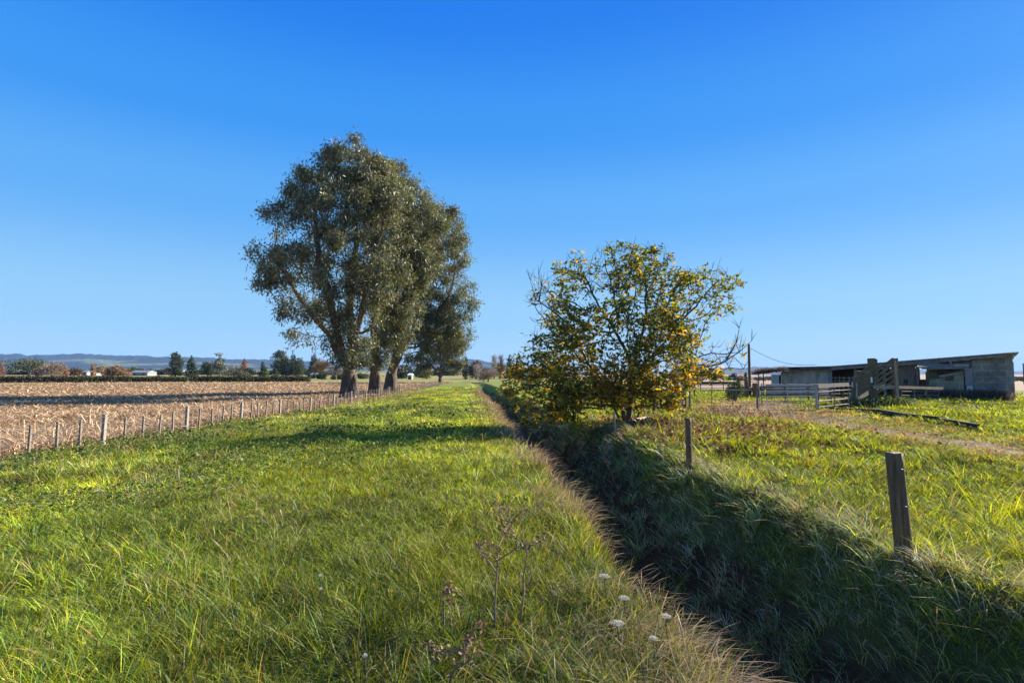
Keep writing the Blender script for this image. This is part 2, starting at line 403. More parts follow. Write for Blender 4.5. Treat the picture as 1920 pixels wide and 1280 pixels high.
# ------------------------------------------------------------------ meadow on the left of the ditch
def meadow():
    S = Stuff()
    x, y, r = sector(850000, 1.7, 75, 1.6)
    L_ = rimL(y)
    tuft = fbm(x / .33 + 7, y / .33, 2)
    ta, td_, h3, h1 = tufts(x, y, r)
    keep = (x > FENCE_X - .1) & (x < L_ + .22) & (rng.random(len(x)) < (.3 + 1.1 * sstep(.35, .62, tuft)) * (1.25 - 1.3 * td_))
    ta, td_, h3, h1 = ta[keep], td_[keep], h3[keep], h1[keep]
    x, y, r = x[keep], y[keep], r[keep]; n = len(x); L_ = rimL(y)
    z = terr(x, y)
    pat = fbm(x / 2.3 + 3, y / 3.2, 3); pat2 = fbm(x / 1.1 + 30, y / 1.4 + 8, 2)
    edge = np.clip((x - L_ + 2.2) / 2.2, 0, 1)                           # towards the ditch rim
    fen = 1 - sstep(0, 4.5, x - FENCE_X)
    lush = sstep(.45, .62, pat) * (1 - edge ** 2) * (1 - .8 * fen)
    far = sstep(14, 30, r)
    H = (.07 + .13 * pat2 + .04 * edge) * rng.lognormal(0, .3, n) * (.6 + .85 * h3) * np.interp(r, [3.5, 8], [1.0, .72])
    H = H * (1 - .2 * far)
    Wd = np.maximum(.0058, r * .0011) * rng.uniform(.5, 1.35, n)
    col = choose((.5 + 2.5 * lush, jit((.42, .45, .024), n)), (1.1 + .0 * lush, jit((.22, .3, .034), n)), (.75 * (1 - lush) + .1, jit((.065, .13, .028), n)),
                 (.07 + .9 * edge ** 2 + .6 * fen + .35 * sstep(.52, .7, pat2) * (1 - lush), jit((.33, .24, .1), n)))
    S.blades(np.stack([x, y, z - .01], 1), H, Wd, ta + rng.normal(0, .7, n), .05 + .6 * td_ + rng.uniform(0, .25, n), rng.uniform(.05, .8, n), np.clip(col * ((.55 + .9 * h1) * (.52 + .8 * sstep(.36, .62, fbm(x / 3.1 + 71, y / 4.3, 2))))[:, None], 0, .8))
    tag(S.build('meadow_grass', M['grass']), kind='stuff')
meadow()
def undergrowth(name, n0, side):
    S = Stuff(); x, y, r = sector(n0, 1.7, 26, 1.5, *((-56, 40) if side < 0 else (0, 58)))
    k = (x > FENCE_X - .1) & (x < rimL(y) + .3) if side < 0 else (x > rimR(y) - .2) & (track_d(x, y) > .8)
    x, y, r = x[k], y[k], r[k]; n = len(x)
    p = fbm(x / 1.3 + 4, y / 1.5 + 44, 3)
    col = choose((.4 + 1.6 * sstep(.4, .6, p), jit((.3, .36, .03), n)), (np.ones(n), jit((.17, .24, .032), n)), (.12 + .3 * sstep(.55, .4, p), jit((.24, .17, .085), n)))
    S.blades(np.stack([x, y, terr(x, y) - .01], 1), rng.uniform(.03, .09, n) * rng.lognormal(0, .2, n), np.maximum(.006, r * .0012) * rng.uniform(.6, 1.2, n), rng.uniform(0, 6.3, n), rng.uniform(.2, 1.3, n), rng.uniform(.1, .9, n), col, 2, np.array([1, .9, .2]))
    tag(S.build(name, M['grass']), kind='stuff')
undergrowth('meadow_turf', 420000, -1)
undergrowth('pasture_turf', 260000, 1)
def clover():
    S = Stuff()
    x, y, r = sector(330000, 2.0, 32, 1.5)
    p = fbm(x / 1.7 + 60, y / 1.9, 3)
    keep = (x > FENCE_X - .2) & (x < rimL(y) - .9) & (rng.random(len(x)) < sstep(.47, .6, p) * (1 - .85 * sstep(-3.5, -1, x)) * sstep(4, 8, r))
    x, y, r, p = x[keep], y[keep], r[keep], p[keep]; n = len(x)
    z = terr(x, y) + rng.uniform(.03, .26, n) * sstep(.45, .65, p)
    sz = np.maximum(.022, r * .0024) * rng.uniform(.6, 1.3, n) * (1 + 1.3 * (rng.random(n) < .07))
    ax = np.stack([rng.normal(size=n), rng.normal(size=n), rng.normal(0, .35, n) + .1], 1)
    side = np.stack([rng.normal(0, .5, n), rng.normal(0, .5, n), np.ones(n)], 1)
    col = choose((np.ones(n), jit((.075, .125, .03), n)), (np.ones(n) * .5, jit((.13, .19, .035), n)), (np.ones(n) * .4, jit((.04, .075, .025), n)), (np.ones(n) * .2, jit((.2, .15, .07), n)))
    S.cards(np.stack([x, y, z], 1), ax, sz, sz * .8, col, np.cross(ax, side))
    tag(S.build('clover_patches', M['grass']), kind='stuff')
clover()
def dry_stems():
    S = Stuff()
    prof = np.array([.8, .7, .6, .5, .9, 1.6, .2]); segs = 6
    def run(x, y, r, H, az, lean, droop, base):
        n = len(x); z = terr(x, y)
        Wd = np.maximum(.0028, r * .00085) * rng.uniform(.7, 1.2, n)
        S.blades(np.stack([x, y, z], 1), H, Wd, az, lean, droop, jit(base, n, .25, .08), segs, prof)
    # along the rim, hanging over the ditch
    n = 22000
    y = (2.2 ** .35 + rng.random(n) * (60 ** .35 - 2.2 ** .35)) ** (1 / .35)
    cl = fbm(y / .7 + 3, y * 0 + 1.5, 2)
    off = rng.gamma(1.5, .34, n) * np.interp(y, [5, 30], [1.0, .5])
    x = rimL(y) + .16 - off
    k = rng.random(n) < .06 + 1.1 * sstep(.42, .62, cl)
    x, y, off = x[k], y[k], off[k]; n = len(x); r = np.hypot(x, y)
    run(x, y, r, rng.uniform(.14, .42, n) * (.5 + .7 * cl[k]), rng.normal(-.1, 1.0, n), rng.uniform(.05, .4, n), rng.uniform(.2, 1.1, n), (.37, .27, .15))
    # scattered through the meadow in patches
    x, y, r = sector(60000, 2.5, 60, 1.5)
    p = fbm(x / 1.6 + 21, y / 2.0 + 5, 3); fen = 1 - sstep(0, 4, x - FENCE_X)
    k = (x > FENCE_X) & (x < rimL(y)) & (rng.random(len(x)) < .42 * sstep(.53, .68, p) * sstep(3, 7, r) + .4 * fen + .008)
    x, y, r = x[k], y[k], r[k]; n = len(x)
    run(x, y, r, rng.uniform(.16, .38, n), rng.uniform(0, 6.3, n), rng.uniform(.1, .5, n), rng.uniform(.1, .9, n), (.34, .25, .12))
    # right bank and rough right edge
    x, y, r = sector(26000, 3, 40, 1.5, 0, 58)
    k = (x > rimL(y) + 1.8) & (x < rimR(y) + 1.0) & (rng.random(len(x)) < .75 * sstep(.42, .62, fbm(x / .8 + 9, y / .8)))
    x, y, r = x[k], y[k], r[k]; n = len(x)
    run(x, y, r, rng.uniform(.15, .5, n), rng.normal(np.pi, 1.6, n), rng.uniform(.1, .6, n), rng.uniform(.2, 1.0, n), (.42, .33, .2))
    tag(S.build('dry_grass', M['dry']), kind='stuff')
dry_stems()
def bank():
    S = Stuff()
    # tufts on the shaded right bank
    x, y, r = sector(26000, 2.6, 70, 1.6, -8, 58)
    k = (x > rimL(y) + np.minimum(1.75, .64 * (rimR(y) - rimL(y))) + .7 * (fbm(y / .8, x * 0 + 2) - .5)) & (x < rimR(y) + .55)
    x, y, r = x[k], y[k], r[k]; m = len(x)
    per = 14; tx = np.repeat(x, per); ty = np.repeat(y, per); tr = np.repeat(r, per); n = len(tx)
    sp = np.repeat(.02 + .03 * rng.random(m), per)
    tx = tx + rng.normal(size=n) * sp; ty = ty + rng.normal(size=n) * sp
    big = np.repeat(np.clip(rng.lognormal(0, .45, m), .3, 1.7), per)
    H = (.14 + .12 * rng.random(n)) * big
    Wd = np.maximum(.005, tr * .0012) * rng.uniform(.7, 1.2, n)
    az = np.where(rng.random(n) < .3, rng.normal(np.pi, 1.2, n), rng.uniform(0, 6.3, n))
    kind = np.repeat(rng.random(m) + .45 * np.exp(-((x - 4.3) / .9) ** 2 - ((y - 4.6) / 1.6) ** 2), per)
    col = np.where((kind < .42)[:, None], jit((.19, .24, .13), n), np.where((kind < .7)[:, None], jit((.24, .27, .08), n), jit((.4, .31, .19), n)))
    col = np.clip(col * np.repeat(rng.lognormal(.05, .5, m), per)[:, None], 0, .7)
    S.blades(np.stack([tx, ty, terr(tx, ty) - .02], 1), H, Wd, az, rng.uniform(.1, .6, n), rng.uniform(.15, 1.0, n), col)
    tag(S.build('bank_grass', M['bank']), kind='stuff')
bank()
def right_meadow():
    S = Stuff()
    x, y, r = sector(700000, 3.0, 62, 1.55, -2, 58)
    tuft = fbm(x / .4 + 17, y / .4, 2)
    td = track_d(x, y)
    ta, td_, h3, h1 = tufts(x, y, r, .16)
    k = (x > rimR(y) - .1) & (rng.random(len(x)) < (.3 + 1.2 * sstep(.35, .65, tuft)) * (.25 + .75 * sstep(.8, 2.6, td)) * (1.25 - 1.3 * td_))
    ta, td_, h3, h1 = ta[k], td_[k], h3[k], h1[k]
    x, y, r, td = x[k], y[k], r[k], td[k]; n = len(x)
    pat = fbm(x / 2.1 + 13, y / 2.6 + 3, 3); pat2 = fbm(x / .9 + 3, y / 1.1 + 38, 2)
    dry = 1 - sstep(.8, 3.0, td + 1.6 * (pat - .5))
    weed = (1 - sstep(1.5, 5.5, np.hypot(x - 12.2, (y - 27) * .55)))
    dry = np.clip(dry + .7 * weed, 0, 1)
    H = (.085 + .2 * pat2 * pat2) * rng.lognormal(0, .33, n) * (1 - .5 * dry) * (.6 + .85 * h3)
    Wd = np.maximum(.0055, r * .0011) * rng.uniform(.6, 1.35, n)
    lush = sstep(.4, .6, pat)
    col = choose(((.6 + 2 * lush) * (1 - dry), jit((.36, .4, .022), n)), (1.0 * (1 - dry) + .15, jit((.15, .19, .03), n)), (.4 * (1 - dry), jit((.05, .09, .022), n)),
                 (.22 + 2.2 * dry, jit((.33, .235, .11), n)), (.9 * dry, jit((.22, .13, .075), n)))
    S.blades(np.stack([x, y, terr(x, y) - .01], 1), H, Wd, ta + rng.normal(0, .7, n), .1 + .6 * td_ + rng.uniform(0, .3, n), rng.uniform(.1, .8, n), np.clip(col * (.65 + .7 * h1)[:, None], 0, .8))
    tag(S.build('pasture_grass', M['grass']), kind='stuff')
right_meadow()
def stubble():
    S = Stuff()
    x, y, r = sector(480000, 11, 125, 1.45, -57, -2)
    k = (x < FENCE_X - .25) & (y < 106)
    x, y, r = x[k], y[k], r[k]
    u = rng.random(len(x)) < .26
    # standing stalks in rows along the field
    xa = np.round(x[u] / .75) * .75 + rng.normal(0, .1, u.sum()); ya = y[u]; ra = r[u]; n = len(xa)
    xa = np.minimum(xa, FENCE_X - .3)
    tall = (rng.random(n) < .03) & (ra < 40)
    S.blades(np.stack([xa, ya, terr(xa, ya)], 1), np.where(tall, rng.uniform(.45, .7, n), rng.uniform(.1, .3, n)) * np.interp(ra, [14, 40], [1, .5]), np.maximum(.02, ra * .0011), rng.uniform(0, 6.3, n), rng.uniform(0, .6, n), 0.0,
             jit((.53, .38, .23), n, .28, .05), 2, np.array([1, .95, .8]))
    v = ~u; xb, yb, rb = x[v], y[v], r[v]; n = len(xb)
    S.blades(np.stack([xb, yb, terr(xb, yb) + rng.uniform(0, .16, n)], 1), rng.uniform(.1, .32, n), np.maximum(.025, rb * .0014), rng.uniform(0, 6.3, n), rng.uniform(.4, 1.6, n), rng.uniform(.3, 1.3, n),
             choose((np.ones(n), jit((.53, .38, .23), n, .28, .05)), (np.ones(n) * .7, jit((.26, .165, .09), n, .3, .06))), 3, np.array([.5, 1, .9, .2]))
    tag(S.build('maize_stubble', M['straw']), kind='stuff')
stubble()

# ------------------------------------------------------------------ trees by space colonisation
def colonize(attr, nodes, parents, step, di, dk, iters=120, trop=(0, 0, .05), jitter=.12, maxch=3):
    A = np.asarray(attr, float); N = [np.array(p, float) for p in nodes]; par = list(parents); ch = [0] * len(N)
    for p in par:
        if p >= 0: ch[p] += 1
    NA = np.array(N)
    D = np.linalg.norm(A[:, None] - NA[None], axis=2); ni = D.argmin(1); nd = D.min(1)
    alive = np.ones(len(A), bool); trop = np.array(trop)
    for it in range(iters):
        act = alive & (nd < di)
        if not act.any(): break
        idx = ni[act]; d = A[act] - np.array(N)[idx]; d /= np.linalg.norm(d, axis=1)[:, None] + 1e-9
        uq, inv = np.unique(idx, return_inverse=True)
        acc = np.zeros((len(uq), 3)); np.add.at(acc, inv, d)
        new = []
        for q, u in enumerate(uq):
            if ch[u] >= maxch: continue
            v = acc[q] / (np.linalg.norm(acc[q]) + 1e-9) + trop + rng.normal(0, jitter, 3)
            v /= np.linalg.norm(v); new.append((u, N[u] + v * step))
        # attractors whose node is saturated are dropped
        sat = np.array([ch[i] >= maxch for i in range(len(N))]); alive &= ~(sat[ni] & (nd < di))
        if not new: break
        base = len(N)
        for u, p in new: N.append(p); par.append(int(u)); ch.append(0); ch[u] += 1
        P = np.array([p for _, p in new])
        D = np.linalg.norm(A[:, None] - P[None], axis=2); j = D.argmin(1); m = D[np.arange(len(A)), j]
        b = m < nd; ni[b] = base + j[b]; nd[b] = m[b]
        alive &= nd > dk
    return np.array(N), np.array(par)
def tree_radii(par, r0, ex=2.3, minr=None):
    n = len(par); acc = np.zeros(n); r = np.zeros(n)
    for i in range(n - 1, -1, -1):
        r[i] = r0 if acc[i] == 0 else acc[i] ** (1 / ex)
        if par[i] >= 0: acc[par[i]] += r[i] ** ex
    return r
def tree_tubes(mb, N, par, r, split=None):
    n = len(N); kids = [[] for _ in range(n)]
    for i, p in enumerate(par):
        if p >= 0: kids[p].append(i)
    stack = [(0, None)]
    while stack:
        s, p = stack.pop(); chain = [s]; pts = [N[s]]; rad = [r[s]]
        if p is not None: pts = [N[p]] + pts; rad = [min(r[p], r[s] * 1.25)] + rad
        while kids[chain[-1]]:
            ks = sorted(kids[chain[-1]], key=lambda k: -r[k])
            for k in ks[1:]: stack.append((k, chain[-1]))
            chain.append(ks[0]); pts.append(N[ks[0]]); rad.append(r[ks[0]])
        if len(pts) > 1:
            big = max(rad); mb.tube(pts, rad, 10 if big > .2 else 6 if big > .06 else 4 if big > .02 else 3, cap=False, wob=.04 if big > .2 else 0)
def blob_points(blobs, n, shell=.35):
    w = np.array([b[3] * b[4] * b[5] for b in blobs]) ** .75; w /= w.sum(); out = []
    for b, k in zip(blobs, (w * n).astype(int) + 2):
        d = rng.normal(size=(k, 3)); d /= np.linalg.norm(d, axis=1)[:, None]
        rr = (shell + (1 - shell) * rng.random(k) ** .6)
        out.append(np.array(b[:3]) + d * rr[:, None] * np.array(b[3:6]))
    return np.concatenate(out)
def gum(base, label, blobs, lean, r_trunk, seed, nattr=900, nleaf=50000, step=.5, dens=1.0, fork=3.0, trunk_h=2.2):
    global rng
    keep = rng; rng = np.random.default_rng(seed)
    base = np.array(base, float); base[2] = terr(base[0], base[1]) - .1
    root = empty('eucalyptus_tree', base, label, 'tree', 'tall gum trees along the field fence')
    bl = [(base[0] + b[0], base[1] + b[1], b[2], b[3], b[4], b[5]) for b in blobs]
    A = blob_points(bl, nattr)
    k = int(trunk_h / step) + 1
    tr = [base + np.array([lean[0] * i * step, lean[1] * i * step, i * step]) for i in range(k)]
    par = [-1] + list(range(k - 1))
    # a few leading stems from the fork so the crown has upright limbs
    N, P = list(tr), list(par); top = k - 1
    for s in range(4):
        b = bl[int(rng.integers(len(bl)))] if s else max(bl, key=lambda q: q[2])
        v = np.array(b[:3]) - tr[-1]; v /= np.linalg.norm(v); v = v * .75 + np.array([0, 0, .5]); v /= np.linalg.norm(v)
        p = top; q = tr[-1].copy()
        for i in range(int(fork / step)):
            q = q + (v + rng.normal(0, .08, 3)) * step; N.append(q); P.append(p); p = len(N) - 1
    N, P = colonize(A, N, P, step, 4.5, step * 1.1, 90, (0, 0, .12), .13)
    r = tree_radii(P, .018, 2.15)
    r *= 1.0; sc_ = r_trunk / r[0]
    r = np.where(r > .05, .05 + (r_trunk - .05) * ((np.maximum(r, .05) - .05) / (r[0] - .05)) ** 1.05, r)
    flare = np.array([1.35, 1.12, 1.02]); r[:3] = r[:3] * flare
    mb = MB(); tz = base[2] + trunk_h * 1.0
    tk = MB(); m0 = [tuple(N[i]) for i in range(k)]; 
    # trunk: fluted stem of its own
    nseg = 26
    for i in range(1): 
        pts = [Vector(p) for p in m0]; Vv = []; Fc = []
        zz = np.linspace(0, k - 1, 3 * k)
        ph = rng.uniform(0, 6.3, 4)
        for q in zz:
            a = int(min(q, k - 2)); f = q - a; c = pts[a].lerp(pts[a + 1], f); rr = r[a] * (1 - f) + r[a + 1] * f
            rr = r_trunk * (1 + .28 * math.exp(-q * step / .5) - .03 * q * step) * (1 - .22 * (q / (k - 1)) ** 2)
            for s in range(nseg):
                an = 2 * math.pi * s / nseg
                fl = 1 + .1 * math.sin(3 * an + ph[0] + .2 * q) + .07 * math.sin(5 * an + ph[1] - .3 * q) + .05 * math.sin(9 * an + ph[2]) + rng.normal(0, .015)
                Vv.append((c.x + math.cos(an) * rr * fl, c.y + math.sin(an) * rr * fl, c.z))
        for i2 in range(len(zz) - 1):
            for s in range(nseg): Fc.append((i2 * nseg + s, i2 * nseg + (s + 1) % nseg, (i2 + 1) * nseg + (s + 1) % nseg, (i2 + 1) * nseg + s))
        tk.add(Vv, Fc)
    tk.build('trunk', M['gumbark'], root, smooth=True)
    r[:k] = np.minimum(r[:k], r_trunk * .8)
    tree_tubes(mb, N, P, r)
    mb.build('branches', M['limb'], root, smooth=True)
    # leaves hang in clumps from the thin outer nodes
    kids = np.bincount(P[P >= 0], minlength=len(P))
    tip = np.where((r < .045) & (N[:, 2] > base[2] + 1.8))[0]
    w = np.where(kids[tip] == 0, 1.6, .5) * rng.lognormal(0, 1.05, len(tip)); w /= w.sum()
    src = rng.choice(tip, nleaf, p=w); n = nleaf
    c0 = N[src]; shift = rng.normal(0, .12, (len(N), 3))[src]
    pos = c0 + shift + rng.normal(0, 1, (n, 3)) * np.array([.3, .3, .27]) + np.array([0, 0, -.14])
    ax = rng.normal(0, .75, (n, 3)) + np.array([0, 0, -.75])
    tone = rng.lognormal(0, .22, len(N))[src]
    col = choose((np.ones(n), jit((.165, .16, .085), n)), (np.ones(n) * .7, jit((.095, .1, .055), n)), (np.ones(n) * .4, jit((.23, .23, .145), n)), (np.ones(n) * .12, jit((.2, .12, .06), n))) * tone[:, None]
    S = Stuff(); S.cards(pos, ax, rng.uniform(.19, .4, n) * dens, rng.uniform(.055, .095, n) * dens, np.clip(col, 0, .6))
    o = S.build('crown', M['gum']); o.parent = root; o.matrix_parent_inverse = pinv(root)
    rng = keep
    return root
gum((-12.0, 42.0, 0), 'largest gum tree at left, nearest of the row, with dark ivy-thick lower trunk', [
    (-.2, 0, 17.2, 2.6, 2.6, 2.1), (-2.8, .3, 15.9, 2.2, 2.2, 1.8), (1.8, .5, 16.4, 2.4, 2.5, 2.1), (-5.1, .2, 13.9, 1.9, 1.8, 1.1), (-3.0, -.8, 12.9, 1.3, 1.6, .8),
    (-.8, -1.5, 13.6, 2.9, 2.6, 2.4), (2.4, -1, 13.2, 2.4, 2.4, 2.4), (-5.9, 0, 10.2, 1.6, 1.8, 1.4), (-5.9, .5, 8.8, 1.6, 1.4, 1.0), (-3.4, -.6, 10.0, 2.0, 2.2, 1.7),
    (-.4, -2, 9.7, 2.8, 2.4, 2.4), (2.3, -1.6, 9.3, 2.4, 2.2, 2.4), (-4.5, .2, 6.9, 1.3, 1.5, .9), (-2.6, -.5, 6.6, 1.7, 1.7, 1.3), (-.7, -.4, 4.3, 1.5, 1.4, 1.6), (.8, -.6, 4.3, 1.5, 1.3, 1.6), (.3, -.7, 3.1, 1.2, 1.0, .8), (-.3, -1.2, 6.8, 1.9, 1.5, 1.5), (-3.6, 0, 4.7, .9, .9, .6), (1.5, -.5, 6.6, 1.6, 1.6, 1.5)],
    (.0, 0), .66, 101, nattr=1700, nleaf=74000)
gum((-12.05, 50.0, 0), 'middle gum tree of the row, between the largest and the right-leaning one', [
    (1.3, 0, 19.4, 2.0, 2.3, 1.5), (2.9, 0, 17.2, 2.5, 2.8, 2.0), (-.8, 0, 17.5, 2.2, 2.4, 1.8), (1.7, -.8, 13.6, 3.0, 3, 2.6), (1.3, -1.2, 9.4, 2.9, 2.6, 2.5), (.9, 0, 5.8, 2.0, 2, 1.7), (-.6, -.6, 4.2, 1.6, 1.4, 1.3), (.5, -.6, 3.4, 1.3, 1.3, .9), (2.6, -.4, 7.4, 2.0, 2.0, 1.7), (2.2, -.4, 5.0, 1.5, 1.4, 1.2), (4.4, 0, 15.0, 1.9, 2.2, 1.9), (4.6, 0, 12.4, 1.8, 2, 1.8), (3.6, -.5, 11.2, 2.3, 2.3, 2.2)],
    (.02, 0), .58, 102, nattr=1450, nleaf=58000)
gum((-11.85, 56.0, 0), 'gum tree with bushy crown leaning right over the grass strip', [
    (4.3, 0, 17.4, 2.3, 2.5, 1.8), (5.8, 0, 15.6, 1.8, 2.2, 1.8), (5.4, -.3, 12.8, 2.6, 2.6, 2.2), (2.9, 0, 15.6, 2.6, 2.8, 2.2), (6.6, 0, 10.2, 1.9, 2, 1.7), (7.8, 0, 8.4, .9, 1, 1.0), (3.3, -1, 10.2, 2.6, 2.6, 2.3),
    (6.0, -.3, 7.3, 1.9, 2, 1.6), (2.6, -.5, 6.2, 2.1, 2, 1.6), (.8, -.5, 5.2, 1.6, 1.6, 1.4), (3.5, -.6, 4.4, 1.5, 1.4, 1.0), (1.5, -.6, 3.8, 1.4, 1.3, .9), (4.6, 0, 6.0, 1.8, 1.8, 1.5), (4.2, 0, 8.3, 2.2, 2.0, 1.8), (1.4, -.4, 8.0, 2.0, 2, 1.8), (.2, -.8, 6.2, 1.6, 1.6, 1.5), (-.3, -.6, 9.0, 1.6, 1.6, 1.6), (.5, 0, 12, 2, 2, 2), (1.6, 0, 17.2, 2, 2, 1.6), (1.8, 0, 13.4, 2.2, 2, 2), (6.4, 0, 5.6, 1.5, 1.5, 1.3), (5.6, 0, 4.7, 1.6, 1.6, 1.3)],
    (.01, 0), .62, 103, nattr=1650, nleaf=68000)
gum((-12.7, 101.0, 0), 'smaller pale gum tree further down the row', [
    (-2.3, 0, 5.6, 2.2, 2.4, 1.8), (1.5, 0, 6.4, 2.5, 2.8, 2.2), (0, 0, 8.2, 2.2, 2.4, 1.6), (2.9, 0, 3.8, 1.4, 1.6, 1.4), (-3.2, 0, 3.0, 1.5, 1.6, 1.1), (.2, -.5, 4.2, 2, 2, 1.6), (3.3, 0, 6.2, 1.3, 1.6, 1.6), (1.2, 0, 10.2, 2.2, 2.2, 1.6), (-1.8, 0, 9.0, 2.2, 2.2, 1.6), (3.2, 0, 8.6, 1.5, 1.6, 1.4), (-3.6, 0, 4.4, 1.4, 1.4, 1.2)],
    (.0, 0), .4, 104, nattr=600, nleaf=20000, dens=1.6, trunk_h=1.4, fork=2)

WALX, WALY = 4.05, 20.0
def walnut():
    global rng
    keep = rng; rng = np.random.default_rng(55)
    b = np.array([WALX, WALY, float(terr(WALX, WALY)) - .08])
    root = empty('walnut_tree', b, 'low spreading walnut tree with yellowing leaves on the right ditch bank', 'tree')
    bl = [(-3.3, 0, 1.75, 1.05, 1.6, .85), (-2.2, -.5, 2.5, 1.4, 1.8, 1.1), (-2.9, .2, 4.5, .75, 1.2, .6), (-2.3, 0, 3.6, 1.1, 1.6, .8), (-1.7, 0, 5.2, 1.0, 1.5, .8), (-.2, 0, 5.4, 1.2, 1.6, .85), (1.1, 0, 5.1, 1.1, 1.6, .8),
          (2.5, 0, 5.0, 1.0, 1.4, .6), (3.3, 0, 5.05, .75, 1.0, .5), (2.9, 0, 4.2, 1.0, 1.4, .7), (0, -1.0, 3.7, 1.8, 1.8, 1.0), (1.6, -.2, 3.2, 1.4, 1.8, .9), (2.3, 0, 2.2, 1.2, 1.5, .7), (-1.2, -.6, 1.5, 1.4, 1.6, .7), (.8, -.6, 1.5, 1.4, 1.5, .7),
          (-2.8, -.8, .7, 1.3, 1.2, .7), (.2, -1.2, 2.3, 1.6, 1.3, .9), (-.6, -1, 1.3, 1.3, 1.2, .7), (-1.3, -1.0, 1.2, 1.1, 1.0, .5), (.4, -1.4, 1.1, 1.1, .8, .6), (-2.4, -1.2, 1.3, 1.4, 1.1, .8), (-3.7, 0, 1.2, .7, 1, .5), (3.6, 0, 2.4, .7, .7, .5), (4.1, 0, 2.6, .35, .4, .45), (-3.0, .4, 5.1, .4, .6, .4), (-.4, 0, 6.0, .9, 1.2, .4), (.8, 0, 5.8, .8, 1.2, .45), (-.2, .2, 5.2, 1.2, 1.4, .6)]
    A = blob_points([(b[0] + q[0], b[1] + q[1], q[2], q[3], q[4], q[5]) for q in bl], 2600, .15)
    N = [b, b + (.02, 0, .25), b + (.06, 0, .5), b + (.08, 0, .75), b + (.14, 0, 1.0), b + (.2, .02, 1.3), b + (.22, 0, 1.6), b + (.2, 0, 1.9)]
    P = [-1, 0, 1, 2, 3, 4, 5, 6]
    for st, v, k in ((3, (-1, -.2, .32), 6), (4, (-.75, .4, .8), 6), (5, (.95, -.1, .28), 8), (5, (.3, -.7, .7), 6), (6, (.75, .3, .75), 7), (7, (-.35, 0, 1), 6), (7, (.25, .2, 1), 6), (4, (.2, .8, .5), 5), (2, (-.9, -.5, .1), 5)):
        p = st; q = np.array(N[st]); v = np.array(v) / np.linalg.norm(v)
        for i in range(k):
            q = q + v * .24 + rng.normal(0, .03, 3); N.append(q); P.append(p); p = len(N) - 1
    for off, v, k in (((-.28, -.1), (-.45, -.1, .9), 7), ((.2, -.12), (.35, -.2, .9), 7)):
        N.append(b + (off[0], off[1], .1)); P.append(0); p = len(N) - 1; q = N[-1].copy(); v = np.array(v)
        for i in range(k): q = q + v * .24 + rng.normal(0, .02, 3); N.append(q); P.append(p); p = len(N) - 1
    N, P = colonize(A, N, P, .19, 1.7, .2, 110, (0, 0, .14), .16)
    r = tree_radii(P, .0075, 2.25)
    r = np.where(r > .03, .03 + (r - .03) * (.11 - .03) / (r[0] - .03), r)
    mb = MB(); tree_tubes(mb, N, P, r)
    # bare twigs at the tips
    kids = np.bincount(P[P >= 0], minlength=len(P)); tips = np.where(kids == 0)[0]
    for t in tips:
        d = N[t] - N[P[t]]; d /= np.linalg.norm(d)
        for k in range(2):
            v = d + rng.normal(0, .4, 3) + np.array([0, 0, .45]); v /= np.linalg.norm(v); l = rng.uniform(.15, .42)
            mb.tube([N[t], N[t] + v * l * .5, N[t] + v * l + np.array([0, 0, .05])], [.008, .006, .004], 3, cap=False)
    # a long bare limb on the right and one at upper left
    for pts in ([(2.6, 0, 2.0), (3.3, 0, 2.15), (3.9, -.1, 2.55), (4.35, -.1, 2.95)], [(3.5, 0, 2.3), (3.9, .1, 2.9), (4.0, .1, 3.4)], [(2.0, 0, 1.7), (2.8, -.2, 1.75), (3.5, -.2, 2.0), (4.0, -.2, 1.95)],
                [(-1.9, 0, 3.4), (-2.6, 0, 4.0), (-3.2, 0, 4.4), (-3.4, 0, 5.1)], [(-3.1, 0, 4.35), (-3.0, 0, 4.9), (-3.1, 0, 5.3)]):
        pts = [np.array(p) + (b[0], b[1], 0) for p in pts]
        mb.tube(pts, np.linspace(.035, .008, len(pts)), 4, cap=False)
        for q in pts[1:]:
            for k in range(3):
                v = np.array([rng.normal(0, .4), rng.normal(0, .4), .8]); l = rng.uniform(.3, .6)
                mb.tube([q, q + v * l * .5, q + v * l * np.array([1.3, 1.3, 1])], [.012, .009, .005], 3, cap=False)
    mb.build('branches', M['walbark'], root, smooth=True)
    thin = np.where(r < .02)[0]; rel = N[thin] - (b[0], b[1], 0)
    w = np.ones(len(thin)) * np.where(kids[thin] == 0, 1.6, .8)
    w *= np.where((rel[:, 0] < -2.6) & (rel[:, 2] > 3.2), .12, 1) * np.where((rel[:, 0] > 3.0) & (rel[:, 2] < 4.0), .12, 1)
    w *= np.where(rel[:, 2] < 2.2, 1.75, np.where(rel[:, 2] > 4.2, .75, 1.0)) * (.2 + 1.6 * sstep(.35, .6, fbm(rel[:, 0] * 1.1 + 5, rel[:, 2] * 1.3 + rel[:, 1])))
    w /= w.sum()
    nc = 5800; src = rng.choice(thin, nc, p=w); per = 4; n = nc * per
    c = np.repeat(N[src] + rng.normal(0, .09, (nc, 3)), per, 0)
    stem = np.repeat(rng.normal(0, 1, (nc, 3)) * (1, 1, .5) + (0, 0, -.15), per, 0)
    ax = stem + rng.normal(0, .65, (n, 3)) + (0, 0, -.25)
    pos = c + stem * .05 * np.tile(np.arange(per), nc)[:, None]
    yel = np.repeat(rng.random(nc) + .3 * (N[src][:, 2] < 2.3) + .25 * sstep(.5, .65, fbm(N[src][:, 0] * .9, N[src][:, 2] * .9 + 4)), per)
    q = rng.random(n)
    col = np.where((yel > 1.04)[:, None], jit((.55, .34, .035), n), np.where((yel > .8)[:, None], jit((.34, .28, .035), n), np.where((q < .14)[:, None], jit((.16, .09, .035), n), np.where((q < .74)[:, None], jit((.145, .18, .025), n), jit((.065, .1, .025), n)))))
